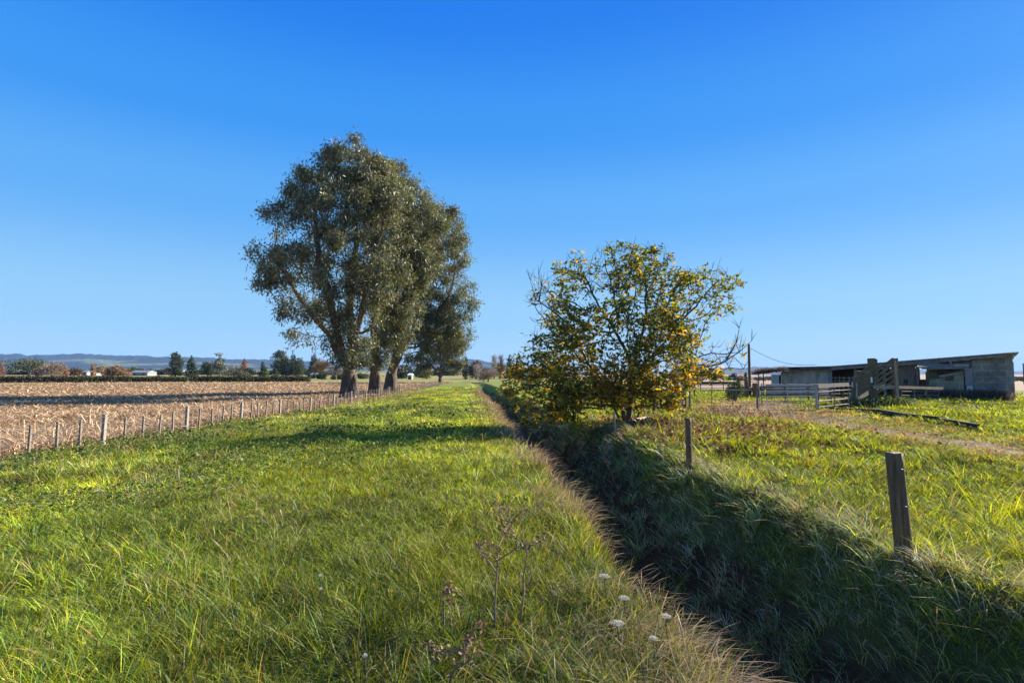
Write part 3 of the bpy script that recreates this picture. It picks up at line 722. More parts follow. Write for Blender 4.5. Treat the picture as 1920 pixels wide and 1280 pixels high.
    S = Stuff(); S.cards(pos, ax, rng.uniform(.1, .21, n), rng.uniform(.05, .095, n), np.clip(col, 0, .7))
    o = S.build('crown', M['walnut']); o.parent = root; o.matrix_parent_inverse = pinv(root)
    # fallen leaves below
    n = 5200; a = rng.normal(0, 1, (n, 2)); x = WALX + .9 + a[:, 0] * 2.0; y = WALY - 2.6 + a[:, 1] * 2.2
    k = x > rimR(y) - .8; x, y = x[k], y[k]; n = len(x)
    S = Stuff(); ax = np.stack([rng.normal(size=n), rng.normal(size=n), rng.normal(0, .3, n)], 1)
    S.cards(np.stack([x, y, terr(x, y) + rng.uniform(.04, .2, n)], 1), ax, rng.uniform(.08, .16, n), rng.uniform(.06, .1, n), choose((np.ones(n), jit((.2, .11, .06), n)), (np.ones(n) * .5, jit((.3, .18, .09), n)), (np.ones(n) * .3, jit((.1, .06, .04), n))), np.cross(ax, rng.normal(0, .4, (n, 3)) + (0, 0, 1)))
    tag(S.build('fallen_leaves', M['litter']), kind='stuff')
    rng = keep
walnut()

# ------------------------------------------------------------------ background trees
def card_crown(S, blobs, n, size, cols, droop=0.0):
    P = blob_points(blobs, n, .45); n = len(P)
    ax = rng.normal(size=(n, 3)) + np.array([0, 0, droop])
    tone = rng.lognormal(0, .18, n)
    c = np.array(cols)[rng.integers(len(cols), size=n)] * 1.35 * tone[:, None] * rng.lognormal(0, .08, (n, 3))
    S.cards(P, ax, size * rng.uniform(.6, 1.4, n), size * rng.uniform(.45, .9, n), np.clip(c, 0, .8))
GREEN = [(.035, .05, .022), (.055, .07, .028), (.08, .09, .04)]
DKGREEN = [(.022, .035, .018), (.035, .05, .025), (.05, .06, .03)]
GUMG = [(.09, .1, .055), (.13, .13, .08), (.06, .07, .035)]
RUST = [(.2, .085, .04), (.26, .12, .05), (.13, .06, .035)]
GOLD = [(.3, .2, .08), (.22, .14, .06), (.13, .1, .045)]
BROWN = [(.22, .14, .085), (.15, .1, .06), (.28, .18, .1)]
TWIG = [(.26, .2, .16), (.19, .145, .12), (.3, .24, .2)]
PINK = [(.27, .19, .17), (.2, .13, .12)]
LIME = [(.12, .15, .04), (.08, .11, .03)]
PALE = [(.4, .36, .32), (.3, .27, .24)]
def bgtree(name, kind, px0, px1, py_top, Y, cols, label, n=900, cat='tree', group='trees beyond the fields', base=None):
    cx = (px0 + px1) / 2; X = (cx - 960) / F * Y; wd = (px1 - px0) / F * Y / 2
    z0 = float(terr(X, Y)); zt = W(cx, py_top, Y)[2]; h = max(zt - z0, 1.5)
    root = empty(name, (X, Y, z0 - .1), label, cat, group)
    S = Stuff(); bl = []
    size = .0022 * Y; n = int(n * 1.35); wd *= 1.1
    if kind == 'conifer':
        k = 9
        for i in range(k):
            t = .08 + .9 * i / (k - 1); rr = wd * (1.02 - t) ** .75 + .25
            for q in range(3): bl.append((X + rng.normal(0, .25) * rr, Y + rng.normal(0, .25) * rr, z0 + h * t, rr * .75, rr * .75, h / k * .75))
    elif kind == 'pine':
        k = 34
        for i in range(k):
            t = .06 + .84 * (i + rng.random()) / k; rr = wd * (.8 if t < .55 else .8 - 1.1 * (t - .55)); a = rng.uniform(0, 6.3); q = rr * .75 * math.sqrt(rng.random())
            bl.append((X + math.cos(a) * q, Y + math.sin(a) * q, z0 + h * t, wd * .33, wd * .33, h * .08))
        bl.append((X, Y, z0 + h * .92, wd * .22, wd * .22, h * .08))
    elif kind == 'cypress':
        for i in range(9):
            t = .1 + .82 * i / 8; rr = wd * math.sin(math.pi * (.12 + .8 * t)) ** .6
            bl.append((X + rng.normal(0, .1) * wd, Y, z0 + h * t, rr, rr, h * .1))
    elif kind in ('round', 'bare', 'spread'):
        k = 14
        for i in range(k):
            a = rng.uniform(0, 6.3); q = wd * .62 * math.sqrt(rng.random()); t = .2 + .6 * rng.random()
            if kind == 'spread': t = .45 + .4 * rng.random()
            top = 1 - .35 * (q / wd) ** 2
            bl.append((X + math.cos(a) * q * 1.1, Y + math.sin(a) * q, z0 + h * t * top, wd * .42, wd * .42, h * .22))
        bl.append((X, Y, z0 + h * .85, wd * .35, wd * .35, h * .14))
    elif kind == 'shrub':
        for i in range(10):
            bl.append((X + rng.uniform(-.8, .8) * wd, Y + rng.uniform(-.5, .5) * wd, z0 + h * rng.uniform(.3, .65), wd * .35, wd * .35, h * .34))
    elif kind == 'gumtop':
        for i in range(10):
            bl.append((X + rng.uniform(-.6, .6) * wd, Y + rng.uniform(-.6, .6) * wd, z0 + h * rng.uniform(.12, .7), wd * .45, wd * .45, h * .12))
        bl.append((X - wd * .15, Y, z0 + h * .93, wd * .5, wd * .4, h * .06)); bl.append((X, Y, z0 + h * .84, wd * .2, wd * .2, h * .07))
    if kind in ('bare', 'poplar'):
        m = n
        P = blob_points(bl, m, .1) if kind == 'bare' else np.stack([X + rng.normal(0, .33, m) * wd, Y + rng.normal(0, .33, m) * wd, z0 + h * (.08 + .78 * rng.random(m))], 1)
        m = len(P)
        out = (P - np.array([X, Y, z0 + h * .15])); out /= np.linalg.norm(out, axis=1)[:, None]
        ax = out * (1 if kind == 'bare' else .3) + rng.normal(0, .35, (m, 3)) + (0, 0, .35 if kind == 'bare' else 1.2)
        c = np.array(cols)[rng.integers(len(cols), size=m)] * rng.lognormal(0, .15, (m, 1))
        S.cards(P, ax, h * rng.uniform(.1, .2, m), size * rng.uniform(.18, .36, m), c)
    else:
        card_crown(S, bl, n, size, cols)
    o = S.build('crown', M['fol']); o.parent = root; o.matrix_parent_inverse = pinv(root)
    tb = MB(); tr = max(.12, wd * .06)
    tb.tube([(X, Y, z0 - .1), (X + .05, Y, z0 + h * .35), (X, Y, z0 + h * .75)], [tr * 1.3, tr, tr * .3], 7)
    if kind in ('bare', 'gumtop', 'pine', 'round', 'spread'):
        for i in range(6):
            a = rng.uniform(0, 6.3); t = rng.uniform(.2, .5)
            tb.tube([(X, Y, z0 + h * t), (X + math.cos(a) * wd * .35, Y + math.sin(a) * wd * .35, z0 + h * (t + .18)), (X + math.cos(a) * wd * .6, Y + math.sin(a) * wd * .6, z0 + h * (t + .36))], [tr * .6, tr * .4, tr * .12], 5, cap=False)
    tb.build('trunk', M['twig'], root)
    return root
BG = [
 ('bare_tree', 'bare', -14, 8, 672, 190, PINK + RUST, 'dark reddish bare tree cut off by the left edge of the photo', 900),
 ('spreading_tree', 'spread', 15, 96, 671, 230, GUMG + DKGREEN, 'wide dark grey-green tree with a flat domed crown at far left', 2600),
 ('bare_willow', 'bare', 76, 120, 681, 175, TWIG, 'greyish tan bare willow just left of an orange tree', 2000),
 ('bare_tree', 'round', 66, 84, 687, 180, [(.11, .06, .05), (.15, .09, .07)], 'dark maroon small tree between the flat-domed tree and the bare willow', 600),
 ('autumn_tree', 'round', 106, 129, 679, 185, BROWN + RUST, 'orange-brown tree touching the right side of the bare willow', 900),
 ('autumn_tree', 'shrub', 129, 154, 687, 240, RUST + DKGREEN, 'low rusty autumn tree left of the white cottage', 700),
 ('autumn_poplar', 'cypress', 171, 180, 682, 240, BROWN, 'slim brown poplar behind the white cottages', 350),
 ('autumn_tree', 'round', 182, 206, 685, 230, GOLD + BROWN, 'golden brown rounded tree between slim poplar and big russet tree', 900),
 ('autumn_tree', 'round', 201, 244, 684, 165, BROWN + RUST + [(.07, .06, .035)], 'big russet rounded tree at the left end of the long pale roof', 2200),
 ('evergreen_tree', 'round', 243, 257, 687, 280, DKGREEN, 'small dark tree peeping over the long pale roof', 350),
 ('pine_tree', 'pine', 313, 347, 659, 215, DKGREEN + GREEN, 'tall dark pine standing alone in front of the hills', 2400),
 ('conifer_tree', 'conifer', 345, 374, 669, 220, DKGREEN, 'dark cone-shaped conifer just right of the tall lone pine', 1700),
 ('evergreen_tree', 'round', 375, 404, 678, 215, DKGREEN + GREEN, 'dark rounded evergreen left of the gum with a tufted top', 1300),
 ('distant_gum', 'gumtop', 397, 428, 661, 212, GUMG + PALE[1:], 'pale slender gum with a small tuft above its crown', 1500),
 ('garden_shrubs', 'shrub', 424, 468, 692, 200, GREEN + GUMG, 'low grey-green shrubs right of the tufted gum', 1200),
 ('autumn_tree', 'bare', 425, 445, 684, 235, GOLD, 'thin yellowish tree behind the low grey-green shrubs', 500),
 ('autumn_tree', 'conifer', 448, 469, 673, 225, RUST, 'bright orange-red pointed tree above the shrubs', 900),
 ('evergreen_tree', 'round', 457, 477, 689, 215, DKGREEN, 'small dark round tree at the foot of the orange-red tree', 600),
 ('conifer_tree', 'conifer', 485, 502, 680, 205, DKGREEN, 'small dark pointed conifer at the left of the pine clump', 700),
 ('conifer_tree', 'conifer', 493, 506, 689, 195, LIME, 'light green small conifer in front of the dark pointed one', 450),
 ('pine_tree', 'pine', 502, 546, 655, 215, DKGREEN + GUMG, 'tallest broad pine of the clump left of the big gums', 2600),
 ('conifer_tree', 'conifer', 514, 524, 695, 198, LIME + GREEN, 'little light green conifer under the tallest pine', 350),
 ('cypress_tree', 'cypress', 526, 548, 672, 208, DKGREEN, 'dark cypress overlapping the right of the tallest pine', 1100),
 ('cypress_tree', 'cypress', 543, 557, 665, 214, DKGREEN + GREEN, 'slim tall cypress, middle one of three right of the pine', 900),
 ('cypress_tree', 'cypress', 553, 571, 671, 207, GREEN, 'greener broad cypress, rightmost of the three beside the pine', 1000),
 ('pine_tree', 'conifer', 576, 604, 663, 212, DKGREEN + GREEN, 'dark pine behind the rusty bare tree near the big gums', 1700),
 ('bare_tree', 'bare', 584, 618, 674, 195, GOLD + PINK + RUST, 'rusty half-bare rounded tree left of the big gum trunk', 1500),
 ('round_bush', 'shrub', 591, 614, 697, 150, DKGREEN, 'dark clipped round bush at the right end of the hedge', 900),
 ('bare_shrub', 'bare', 612, 645, 688, 165, PINK + TWIG, 'pinkish bare shrub beside the largest gum trunk', 1000),
 ('round_bush', 'shrub', 622, 645, 700, 148, GREEN, 'green bush touching the left side of the largest gum trunk', 700),
 ('evergreen_tree', 'shrub', 672, 700, 698, 160, GREEN + GUMG, 'low green bush seen between the first and second gum trunks', 700),
 ('evergreen_tree', 'shrub', 742, 766, 694, 165, GREEN + DKGREEN, 'grey-green bush just right of the third gum trunk', 800),
 ('evergreen_tree', 'conifer', 777, 801, 674, 185, DKGREEN, 'dark conifer behind the small white shed', 1200),
 ('autumn_tree', 'round', 788, 812, 690, 160, GOLD + LIME, 'golden bush below the smaller pale gum', 700),
 ('conifer_tree', 'cypress', 867, 878, 669, 150, DKGREEN, 'narrow dark conifer at the right edge of the smaller gum', 600),
 ('autumn_tree', 'round', 872, 913, 676, 160, [(.11, .055, .05), (.16, .08, .06), (.08, .05, .04)], 'broad maroon tree beyond the end of the grass strip', 1800),
 ('bare_tree', 'bare', 885, 902, 683, 150, PALE, 'ghostly grey bare tree in front of the broad maroon tree', 500),
 ('bare_shrub', 'bare', 895, 936, 692, 120, PINK + TWIG, 'pinkish bare thicket at the far end of the ditch', 1700),
 ('bare_poplar', 'poplar', 920, 934, 663, 155, PALE, 'pale bare poplar rising over the pinkish thicket', 420),
 ('autumn_tree', 'bare', 929, 947, 667, 160, BROWN + RUST, 'brown twiggy tree right of the pale bare poplar', 900),
 ('conifer_tree', 'conifer', 944, 968, 667, 165, DKGREEN, 'dark conifer half hidden behind the left side of the walnut', 1200),
 ('conifer_tree', 'conifer', 962, 985, 676, 168, GREEN + DKGREEN, 'lower conifer showing through the left edge of the walnut', 800),
 ('evergreen_tree', 'round', 1286, 1331, 686, 260, DKGREEN + GREEN, 'dark tree behind the low right branches of the walnut', 1500),
 ('evergreen_tree', 'round', 1327, 1352, 701, 330, DKGREEN, 'dark rounded tree left of the thin pale pole', 700),
 ('evergreen_tree', 'shrub', 1350, 1372, 703, 330, DKGREEN, 'dark shelter tree right of the thin pale pole', 700),
 ('evergreen_tree', 'round', 1366, 1383, 699, 335, DKGREEN, 'taller dark tree left of the power pole', 600),
 ('autumn_tree', 'round', 1379, 1397, 703, 250, BROWN + RUST, 'orange-brown round tree left of the power pole', 600),
 ('conifer_tree', 'conifer', 1393, 1401, 698, 330, DKGREEN, 'small conifer right behind the orange-brown tree', 300),
 ('conifer_tree', 'shrub', 1405, 1462, 705, 320, DKGREEN + PINK, 'long dark shelterbelt seen under the shed canopy', 900),
]
for nm, kind, a, b, t, Y, cols, lab, n in BG: bgtree(nm, kind, a, b, t, Y, cols, lab, n)
bgtree('shrub_row', 'shrub', 1888, 1960, 709, 160, DKGREEN + PINK, 'dark row of shrubs past the right end of the cowshed', 1500, 'shrubs')

def distant_wood():
    S = Stuff(); spans = [(-260, 620, 292, 3.2), (735, 935, 250, 3.6), (1455, 1475, 320, 3)]
    for a, b, Y, h in spans:
        n = int((b - a) * 26); px = rng.uniform(a, b, n); X = (px - 960) / F * Y
        keep = rng.random(n) < .25 + 1.3 * sstep(.35, .6, fbm(X / 9 + 3, X * 0 + Y, 2)); X = X[keep]; n = len(X)
        hh = h * (.35 + 1.1 * fbm(X / 6, X * 0 + 2.2 + Y, 3) ** 1.5)
        P = np.stack([X, Y + rng.uniform(-3, 3, n), terr(X, np.full(n, float(Y))) + hh * rng.random(n)], 1)
        pal = np.array(DKGREEN + GREEN + RUST[:1] + TWIG[:1]); blk = (fbm(X / 5 + 50, X * 0) * 14).astype(int) % len(pal)
        S.cards(P, rng.normal(size=(n, 3)), rng.uniform(.5, 1.1, n), rng.uniform(.35, .8, n), pal[blk] * 1.25 * rng.lognormal(0, .2, (n, 1)))
    tag(S.build('distant_shrubbery', M['fol']), kind='stuff')
distant_wood()
def hedge(px0, px1, label, n):
    a = W(px0, 712, 107); b = W(px1, 712, 107); L_ = b[0] - a[0]
    root = empty('hedge', ((a[0] + b[0]) / 2, 107, 0), label, 'hedge', 'hedges along the stubble field')
    S = Stuff(); P = np.stack([rng.uniform(a[0], b[0], n), 107 + rng.uniform(-.75, .75, n), 1.28 * rng.random(n) ** .75], 1)
    P[:, 2] *= .8 + .35 * fbm(P[:, 0] / 1.1, P[:, 1] * 0 + 2)
    top = P[:, 2] > .95
    c = np.array([(.035, .03, .02), (.05, .04, .025), (.03, .035, .02)])[rng.integers(3, size=n)] * rng.lognormal(0, .2, (n, 1))
    c2 = np.array([(.14, .1, .055), (.1, .085, .04)])[rng.integers(2, size=n)]  # lighter browns for the upper cards: the hedge's sunlit top put into the colour
    c = np.where((rng.random(n) < .5 * top)[:, None], c2, c)
    S.cards(P, rng.normal(size=(n, 3)) + (0, 0, .4), rng.uniform(.14, .3, n), rng.uniform(.08, .18, n), c)
    o = S.build('foliage', M['fol']); o.parent = root; o.matrix_parent_inverse = pinv(root)
hedge(-260, 352, 'long clipped dark hedge, left part up to the small gap', 26000)
hedge(356, 581, 'shorter dark hedge running from the small gap to the round bushes', 11000)

# ------------------------------------------------------------------ distant buildings and car
def house(name, px0, px1, pyr, pye, Y, label, roofm, depth=7):
    a = W(px0, pye, Y); b = W(px1, pye, Y); zr = W(px0, pyr, Y)[2]; ze = a[2]
    z0 = float(terr(a[0], Y)); ze = max(ze, z0 + 1.2); zr = max(zr, ze + .45)
    root = empty(name, ((a[0] + b[0]) / 2, Y + depth / 2, z0), label, 'house')
    mb = MB(); mb.box(((a[0] + b[0]) / 2, Y + depth / 2, (z0 + ze) / 2 - .2), (b[0] - a[0] - .5, depth - .5, ze - z0 + .4)); mb.build('wall', M['housewall'], root)
    rf = MB(); x0, x1 = a[0], b[0]
    rf.add([(x0, Y, ze), (x1, Y, ze), (x1, Y + depth, ze), (x0, Y + depth, ze), (x0 + .3, Y + depth / 2, zr), (x1 - .3, Y + depth / 2, zr)], [(0, 1, 5, 4), (2, 3, 4, 5), (0, 4, 3), (1, 2, 5), (0, 3, 2, 1)])
    rf.build('roof', roofm, root)
    k = max(1, int((b[0] - a[0]) / 3.2))
    for i in range(k):
        w = MB(); w.box((a[0] + (i + .5) * (b[0] - a[0]) / k, Y + .24, ze - .85), (.95, .06, .7)); w.build('window', M['darkglass'], root)
house('farmhouse', 243, 277, 694, 698, 250, 'long white farmhouse with pale grey roof near russet tree', M['greyroof'])
house('cottage', 151, 163, 694, 697, 262, 'white cottage, left of the two beside the slim poplar', M['greyroof'])
house('cottage', 168, 181, 695, 698, 258, 'small grey-roofed cottage below the slim brown poplar', M['greyroof'])
house('garden_shed', 580, 592, 700, 704, 168, 'pale shed roof at the hedge end before the rusty tree', M['greyroof'], 4)
house('white_shed', 763, 773, 703, 706, 150, 'tiny white shed seen between the gum trunks and conifer', M['whitepaint'], 3)
house('farmhouse', 1300, 1317, 704, 707, 240, 'low pale-roofed house under the right branches of the walnut', M['greyroof'])
house('house', 340, 347, 691, 697, 265, 'white house corner between lone pine and cone-shaped conifer', M['whitepaint'])

def car():
    c = W(1289, 715, 118); z0 = float(terr(c[0], 118)); x = c[0]; y = 118
    root = empty('parked_car', (x, y, z0), 'white car parked far off beyond the walnut and yard rails', 'car')
    mb = MB(); pr = [(-2.1, .35), (-2.1, .8), (-1.9, .95), (-1.2, 1.0), (-.7, 1.45), (1.1, 1.5), (1.8, 1.05), (2.1, .95), (2.15, .35)]
    mb.prism([(x + p[0], y - .85, z0 + p[1]) for p in pr], (0, 1.7, 0)); mb.build('body', M['whitepaint'], root, bevel=.05)
    wn = MB(); wn.prism([(x + p[0], y - .87, z0 + p[1]) for p in [(-.95, 1.03), (-.62, 1.38), (1.0, 1.42), (1.45, 1.05)]], (0, .015, 0)); wn.build('window', M['darkglass'], root)
    for sx in (-1.35, 1.35):
        for sy in (-.85, .7):
            w = MB(); w.tube([(x + sx, y + sy - .05, z0 + .32), (x + sx, y + sy + .15, z0 + .32)], .32, 12); w.build('wheel', M['rubber'], root)
car()

# ------------------------------------------------------------------ the wire fence on the left
def left_fence():
    y = 8.2; pts = []
    xl = [(981 - 0, 0)]
    root = empty('wire_fence', (FENCE_X, 30, 0), 'low wire fence of grey posts and thin battens along the stubble field', 'fence')
    i = 0; heads = []
    strong = 4
    while y < 84:
        y += .77 * random.uniform(.95, 1.05) * (1 if y < 50 else 1.35)
        z = float(terr(FENCE_X, y)); post = (i % 5 == 3); h = (.84 if post else .74) * random.uniform(.93, 1.05)
        lx, ly = random.gauss(.03, .015), random.gauss(0, .015)
        mb = MB(); a = (FENCE_X + random.uniform(-.03, .03), y, z - .2); b = (a[0] + lx * 1.2, y + ly * 1.2, z + h)
        if post:
            mb.beam(a, b, .11, .08, (1, 0, 0)); o = mb.build('post', M['greywood'], root, bevel=.008)
        else:
            mb.beam(a, b, .052, .045, (1, 0, 0)); o = mb.build('batten', M['batten'], root)
        heads.append((a, b)); i += 1
    for f in (.62, .8, .95):
        mb = MB()
        mb.tube([tuple(np.array(a) + (np.array(b) - np.array(a)) * f + np.array([.045, 0, 0])) for a, b in heads], .004, 4); mb.build('wire', M['wire'], root)
left_fence()

# ------------------------------------------------------------------ posts on the right
def round_post(px_b, py_b, px_t, py_t, rad, label, wires=False, mat='postwood', grp='old round fence posts on the right bank', zb=None):
    g = G(px_b, py_b, 0 if zb is None else zb); Y = g[1]
    top = W(px_t, py_t, Y); base = np.array([g[0], Y, float(terr(g[0], Y)) - .25])
    root = empty('fence_post', (base[0], base[1], base[2] + .25), label, 'fence post', grp)
    mb = MB(); k = 14; pts = [base + (top - base) * t for t in np.linspace(0, 1, k)]
    n = 32; Vv = []; Fc = []; ph = [random.uniform(0, 6.3) for _ in range(3)]
    for i, p in enumerate(pts):
        for s in range(n):
            a = 2 * math.pi * s / n; rr = rad * (1 + .03 * math.sin(3 * a + ph[0]) + .025 * math.sin(7 * a + ph[1] + i * .2) + random.uniform(-.015, .015)) * (1.04 - .06 * i / k)
            Vv.append((p[0] + math.cos(a) * rr, p[1] + math.sin(a) * rr, p[2] + (random.uniform(-.006, .006) if i == k - 1 else 0)))
    for i in range(k - 1):
        for s in range(n): Fc.append((i * n + s, i * n + (s + 1) % n, (i + 1) * n + (s + 1) % n, (i + 1) * n + s))
    Vv.append(tuple(pts[-1] - np.array([0, 0, .012])))
    for s in range(n): Fc.append(((k - 1) * n + s, (k - 1) * n + (s + 1) % n, len(Vv) - 1))
    mb.add(Vv, Fc); mb.build('post', M[mat], root, smooth=True)
    for f in (.6, .88):
        st = MB(); p = base + (top - base) * f
        st.tube([p + (-rad * .6, -rad * .95, 0), p + (0, -rad * 1.12, .005), p + (rad * .3, -rad * 1.05, .0)], .003, 4)
        st.build('staple', M['wire'], root)
    return root
round_post(1700, 1050, 1676, 848, .076, 'leaning round post at front right, closest to the camera', zb=-.05)
round_post(1293, 868, 1290, 783, .062, 'dark round post on the bank right of the walnut, second from the camera')
round_post(1172, 800, 1168, 768, .07, 'short dark post hidden beside the walnut trunk')

def stake():
    g = G(1155, 826, -.1); Y = g[1]; t = W(1151, 771, Y)
    o = MB(); o.beam((g[0], Y, float(terr(g[0], Y)) - .1), tuple(t), .06, .045, (1, 0, 0)); ob = o.build('stake', M['greywood'], bevel=.006)
    tag(ob, 'thin grey stake leaning in front of the walnut trunk', 'stake')
stake()
def rail_fence():
    pts = [(1088, 778), (1155, 792), (1225, 776), (1281, 766)]
    Yg = [G(*p)[1] for p in pts]; Yg = [27, 25.2, 26.2, 28.4]
    root = empty('rail_fence', (W(1225, 776, 26.2)[0], 26.2, 0), 'old post and rail fence behind the walnut trunk', 'fence')
    tops = []
    for (px, py), Y in zip(pts, Yg):
        x = (px - 960) / F * Y; z = float(terr(x, Y)); r_ = .13 if px == 1281 else .085
        mb = MB(); mb.tube([(x, Y, z - .2), (x + .01, Y, z + .55), (x, Y, z + 1.02)], [r_, r_ * .97, r_ * .95], 12, wob=.03); mb.build('post', M['darkwood' if px == 1281 else 'postwood'], root); tops.append((x, Y, z))
    for a, b in zip(tops[:-1], tops[1:]):
        for h in (.42, .86):
            mb = MB(); mb.beam((a[0], a[1] - .12, a[2] + h + random.uniform(-.05, .05)), (b[0], b[1] - .12, b[2] + h + random.uniform(-.06, .06)), .05, .15); mb.build('rail', M['postwood'], root)
    x, Y, z = tops[-1]
    mb = MB(); mb.tube([(x + .32, Y + .1, z - .1), (x + .33, Y + .1, z + 1.3)], .05, 8); mb.build('stay_post', M['greywood'], root)
    return tops[-1]
rend = rail_fence()

# fallen branch near the trunk
fb = MB(); a = G(1170, 806); b = G(1215, 793)
fb.tube([(a[0], a[1], terr(a[0], a[1]) + .1), ((a[0] + b[0]) / 2, (a[1] + b[1]) / 2, .2), (b[0], b[1], terr(b[0], b[1]) + .16)], [.09, .08, .05], 9, wob=.08)
tag(fb.build('fallen_log', M['greywood']), 'pale fallen log lying at the foot of the walnut', 'log')

# netting fence between the rail fence and the pipe gate
GATE_A = G(1425, 771); GATE_B = G(1529, 770)
def netting():
    A = np.array([rend[0] + .33, rend[1] + .1, 0]); B = np.array([GATE_A[0] - .25, GATE_A[1] + .3, 0])
    root = empty('netting_fence', ((A[0] + B[0]) / 2, (A[1] + B[1]) / 2, 0), 'see-through wire netting fence between the walnut and pipe gate', 'fence')
    mb = MB()
    for h in (.08, .22, .38, .56, .76, .98):
        mb.tube([A + (0, 0, h), (A + B) / 2 + (0, 0, h - .02), B + (0, 0, h)], .006, 4)
    for t in np.linspace(0, 1, 13):
        p = A + (B - A) * t; mb.tube([p + (0, 0, .03), p + (0, 0, .98)], .005, 4)
    mb.build('netting', M['wire'], root)
    tr = MB(); tr.tube([A + (0, 0, 1.02), B + (0, 0, 1.0)], .02, 8); tr.build('top_rail', M['galv'], root)
    for t in (.36, .7):
        p = A + (B - A) * t; ps = MB(); ps.tube([p + (0, 0, -.2), p + (0, 0, 1.0)], .022, 8); ps.build('post', M['rustpipe'], root)
netting()
def pipe_gate():
    A = GATE_A + (0, 0, .05); B = GATE_B + (0, 0, .05); H = W(1430, 723, GATE_A[1])[2] - .05
    root = empty('pipe_gate', A, 'wide galvanised pipe gate with mesh infill beside the yard', 'gate')
    d = (B - A) / np.linalg.norm(B - A); fr = MB(); r_ = .02
    c = .09; zt = H; 
    path = [A + (0, 0, 0), A + (0, 0, zt - c), A + d * c * .3 + (0, 0, zt - c * .3), A + d * c + (0, 0, zt), B - d * c + (0, 0, zt), B - d * c * .3 + (0, 0, zt - c * .3), B + (0, 0, zt - c), B, A]
    fr.tube(path, r_, 8); fr.build('frame', M['galv'], root)
    for f in (.22, .4, .57, .78):
        q = MB(); q.tube([A + (0, 0, zt * f), B + (0, 0, zt * f)], .009, 6); q.build('rail', M['galv'], root)
    for f in (.26, .5, .74):
        q = MB(); q.tube([A + (B - A) * f, A + (B - A) * f + (0, 0, zt)], .011 if f != .5 else .018, 6); q.build('stay', M['galv'], root)
    p = A - d * .12
    mb = MB(); mb.tube([p - (0, 0, .3), p + (0, 0, zt + .12)], .05, 10); mb.build('gate_post', M['rustpipe'], root)
    p = B + d * .08
    mb = MB(); mb.tube([p - (0, 0, .3), p + (0, 0, zt + .05)], .04, 10); mb.build('gate_post', M['galv'], root)
    g2 = empty('board_gate', B + d * .2, 'short pipe gate topped with a pale plank, right of the wide gate', 'gate')
    A2 = B + d * .18 + (0, .05, 0); B2 = W(1591, 740, 29.5); B2 = np.array([B2[0], 29.5, A2[2]])
    q = MB(); q.beam(A2 + (0, -.04, zt - .02), B2 + (0, -.04, zt + .02), .035, .19); q.build('top_board', M['palewood'], g2)
    for f in (.06, .3, .68):
        q = MB(); q.tube([A2 + (0, 0, zt * f + .06), B2 + (0, 0, zt * f + .12)], .024, 8); q.build('rail', M['rustpipe'], g2)
    for t in (0.0, .52, 1.0):
        p = A2 + (B2 - A2) * t; q = MB(); q.tube([p - (0, 0, .1), p + (0, 0, zt + .0)], .03, 8); q.build('upright', M['rustpipe'], g2)
pipe_gate()

# power pole and cable
PY = 44.0
pb = W(1406, 738, PY); pt = W(1404, 645, PY)
def pole():
    o = MB(); z = float(terr(pb[0], PY))
    o.tube([(pb[0], PY, z - .4), (pt[0], PY, pt[2])], [.12, .09], 12, wob=.02); ob = o.build('power_pole', M['postwood'])
    tag(ob, 'tall weathered wooden power pole left of the cowshed', 'pole')
pole()

# yard rails beyond
def yard_rails():
    root = empty('yard_rails', (W(1335, 725, 46)[0], 46, 0), 'dark brown timber yard rail with posts beyond the netting fence', 'fence')
    Y = 46; A = W(1276, 718.5, Y); B = W(1384, 718.5, Y)
    q = MB(); q.beam((A[0], Y, A[2]), (B[0], Y, B[2] + .03), .08, .2); q.build('rail', M['darkwood'], root)
    for px in (1286, 1383):
        x = (px - 960) / F * Y; q = MB(); q.tube([(x, Y, -.2), (x, Y, W(px, 709, Y)[2])], .13, 10, wob=.03); q.build('post', M['darkwood'], root)
    x = (1299.5 - 960) / F * Y; q = MB(); q.tube([(x, Y - .2, -.2), (x, Y - .2, W(1299, 690, Y)[2])], .06, 8); q.build('post', M['darkwood'], root)
    r2 = empty('pipe_rails', (W(1335, 725, 58)[0], 58, 0), 'thin low pipe rail fence behind the dark brown yard rail', 'fence')
    Y = 58; A = W(1250, 724, Y); B = W(1420, 726, Y)
    for h in (.35, .62, .95):
        q = MB(); q.tube([(A[0], Y, h), (B[0], Y, h)], .03, 6); q.build('rail', M['rustpipe'], r2)
    for t in np.linspace(0, 1, 9):
        x = A[0] + (B[0] - A[0]) * t; q = MB(); q.tube([(x, Y, -.2), (x, Y, 1.05)], .045, 6); q.build('post', M['darkwood'], r2)
    # stout posts by the power pole
    for px, py, rr, lab in ((1398, 711, .16, 'dark stout yard post just left of the power pole'), (1414, 718, .2, 'thick squat yard post just right of the power pole')):
        Y = 42; x = (px - 960) / F * Y; z = float(terr(x, Y)); zt = W(px, py, Y)[2]
        q = MB(); q.tube([(x, Y, z - .2), (x + .02, Y, (z + zt) / 2), (x, Y, zt)], [rr, rr * .96, rr * .9], 12, wob=.05)
        tag(q.build('yard_post', M['postwood']), lab, 'post', 'stout posts by the power pole')
    # thin pale poles far off
    for px, pt_, lab in ((1345.5, 692, 'thin pale distant pole, taller one left of the shelter trees'), (1360, 705, 'thin pale distant pole, short one among the shelter trees'), (1918, 681, 'thin dark pole at the right edge beyond the cowshed')):
        Y = 230 if px < 1900 else 90; x = (px - 960) / F * Y; z = float(terr(x, Y)); q = MB(); q.tube([(x, Y, z - .2), (x, Y, W(px, pt_, Y)[2])], .1 if px < 1900 else .09, 6)
        tag(q.build('distant_pole', M['galv'] if px < 1900 else M['darkwood']), lab, 'pole')
yard_rails()

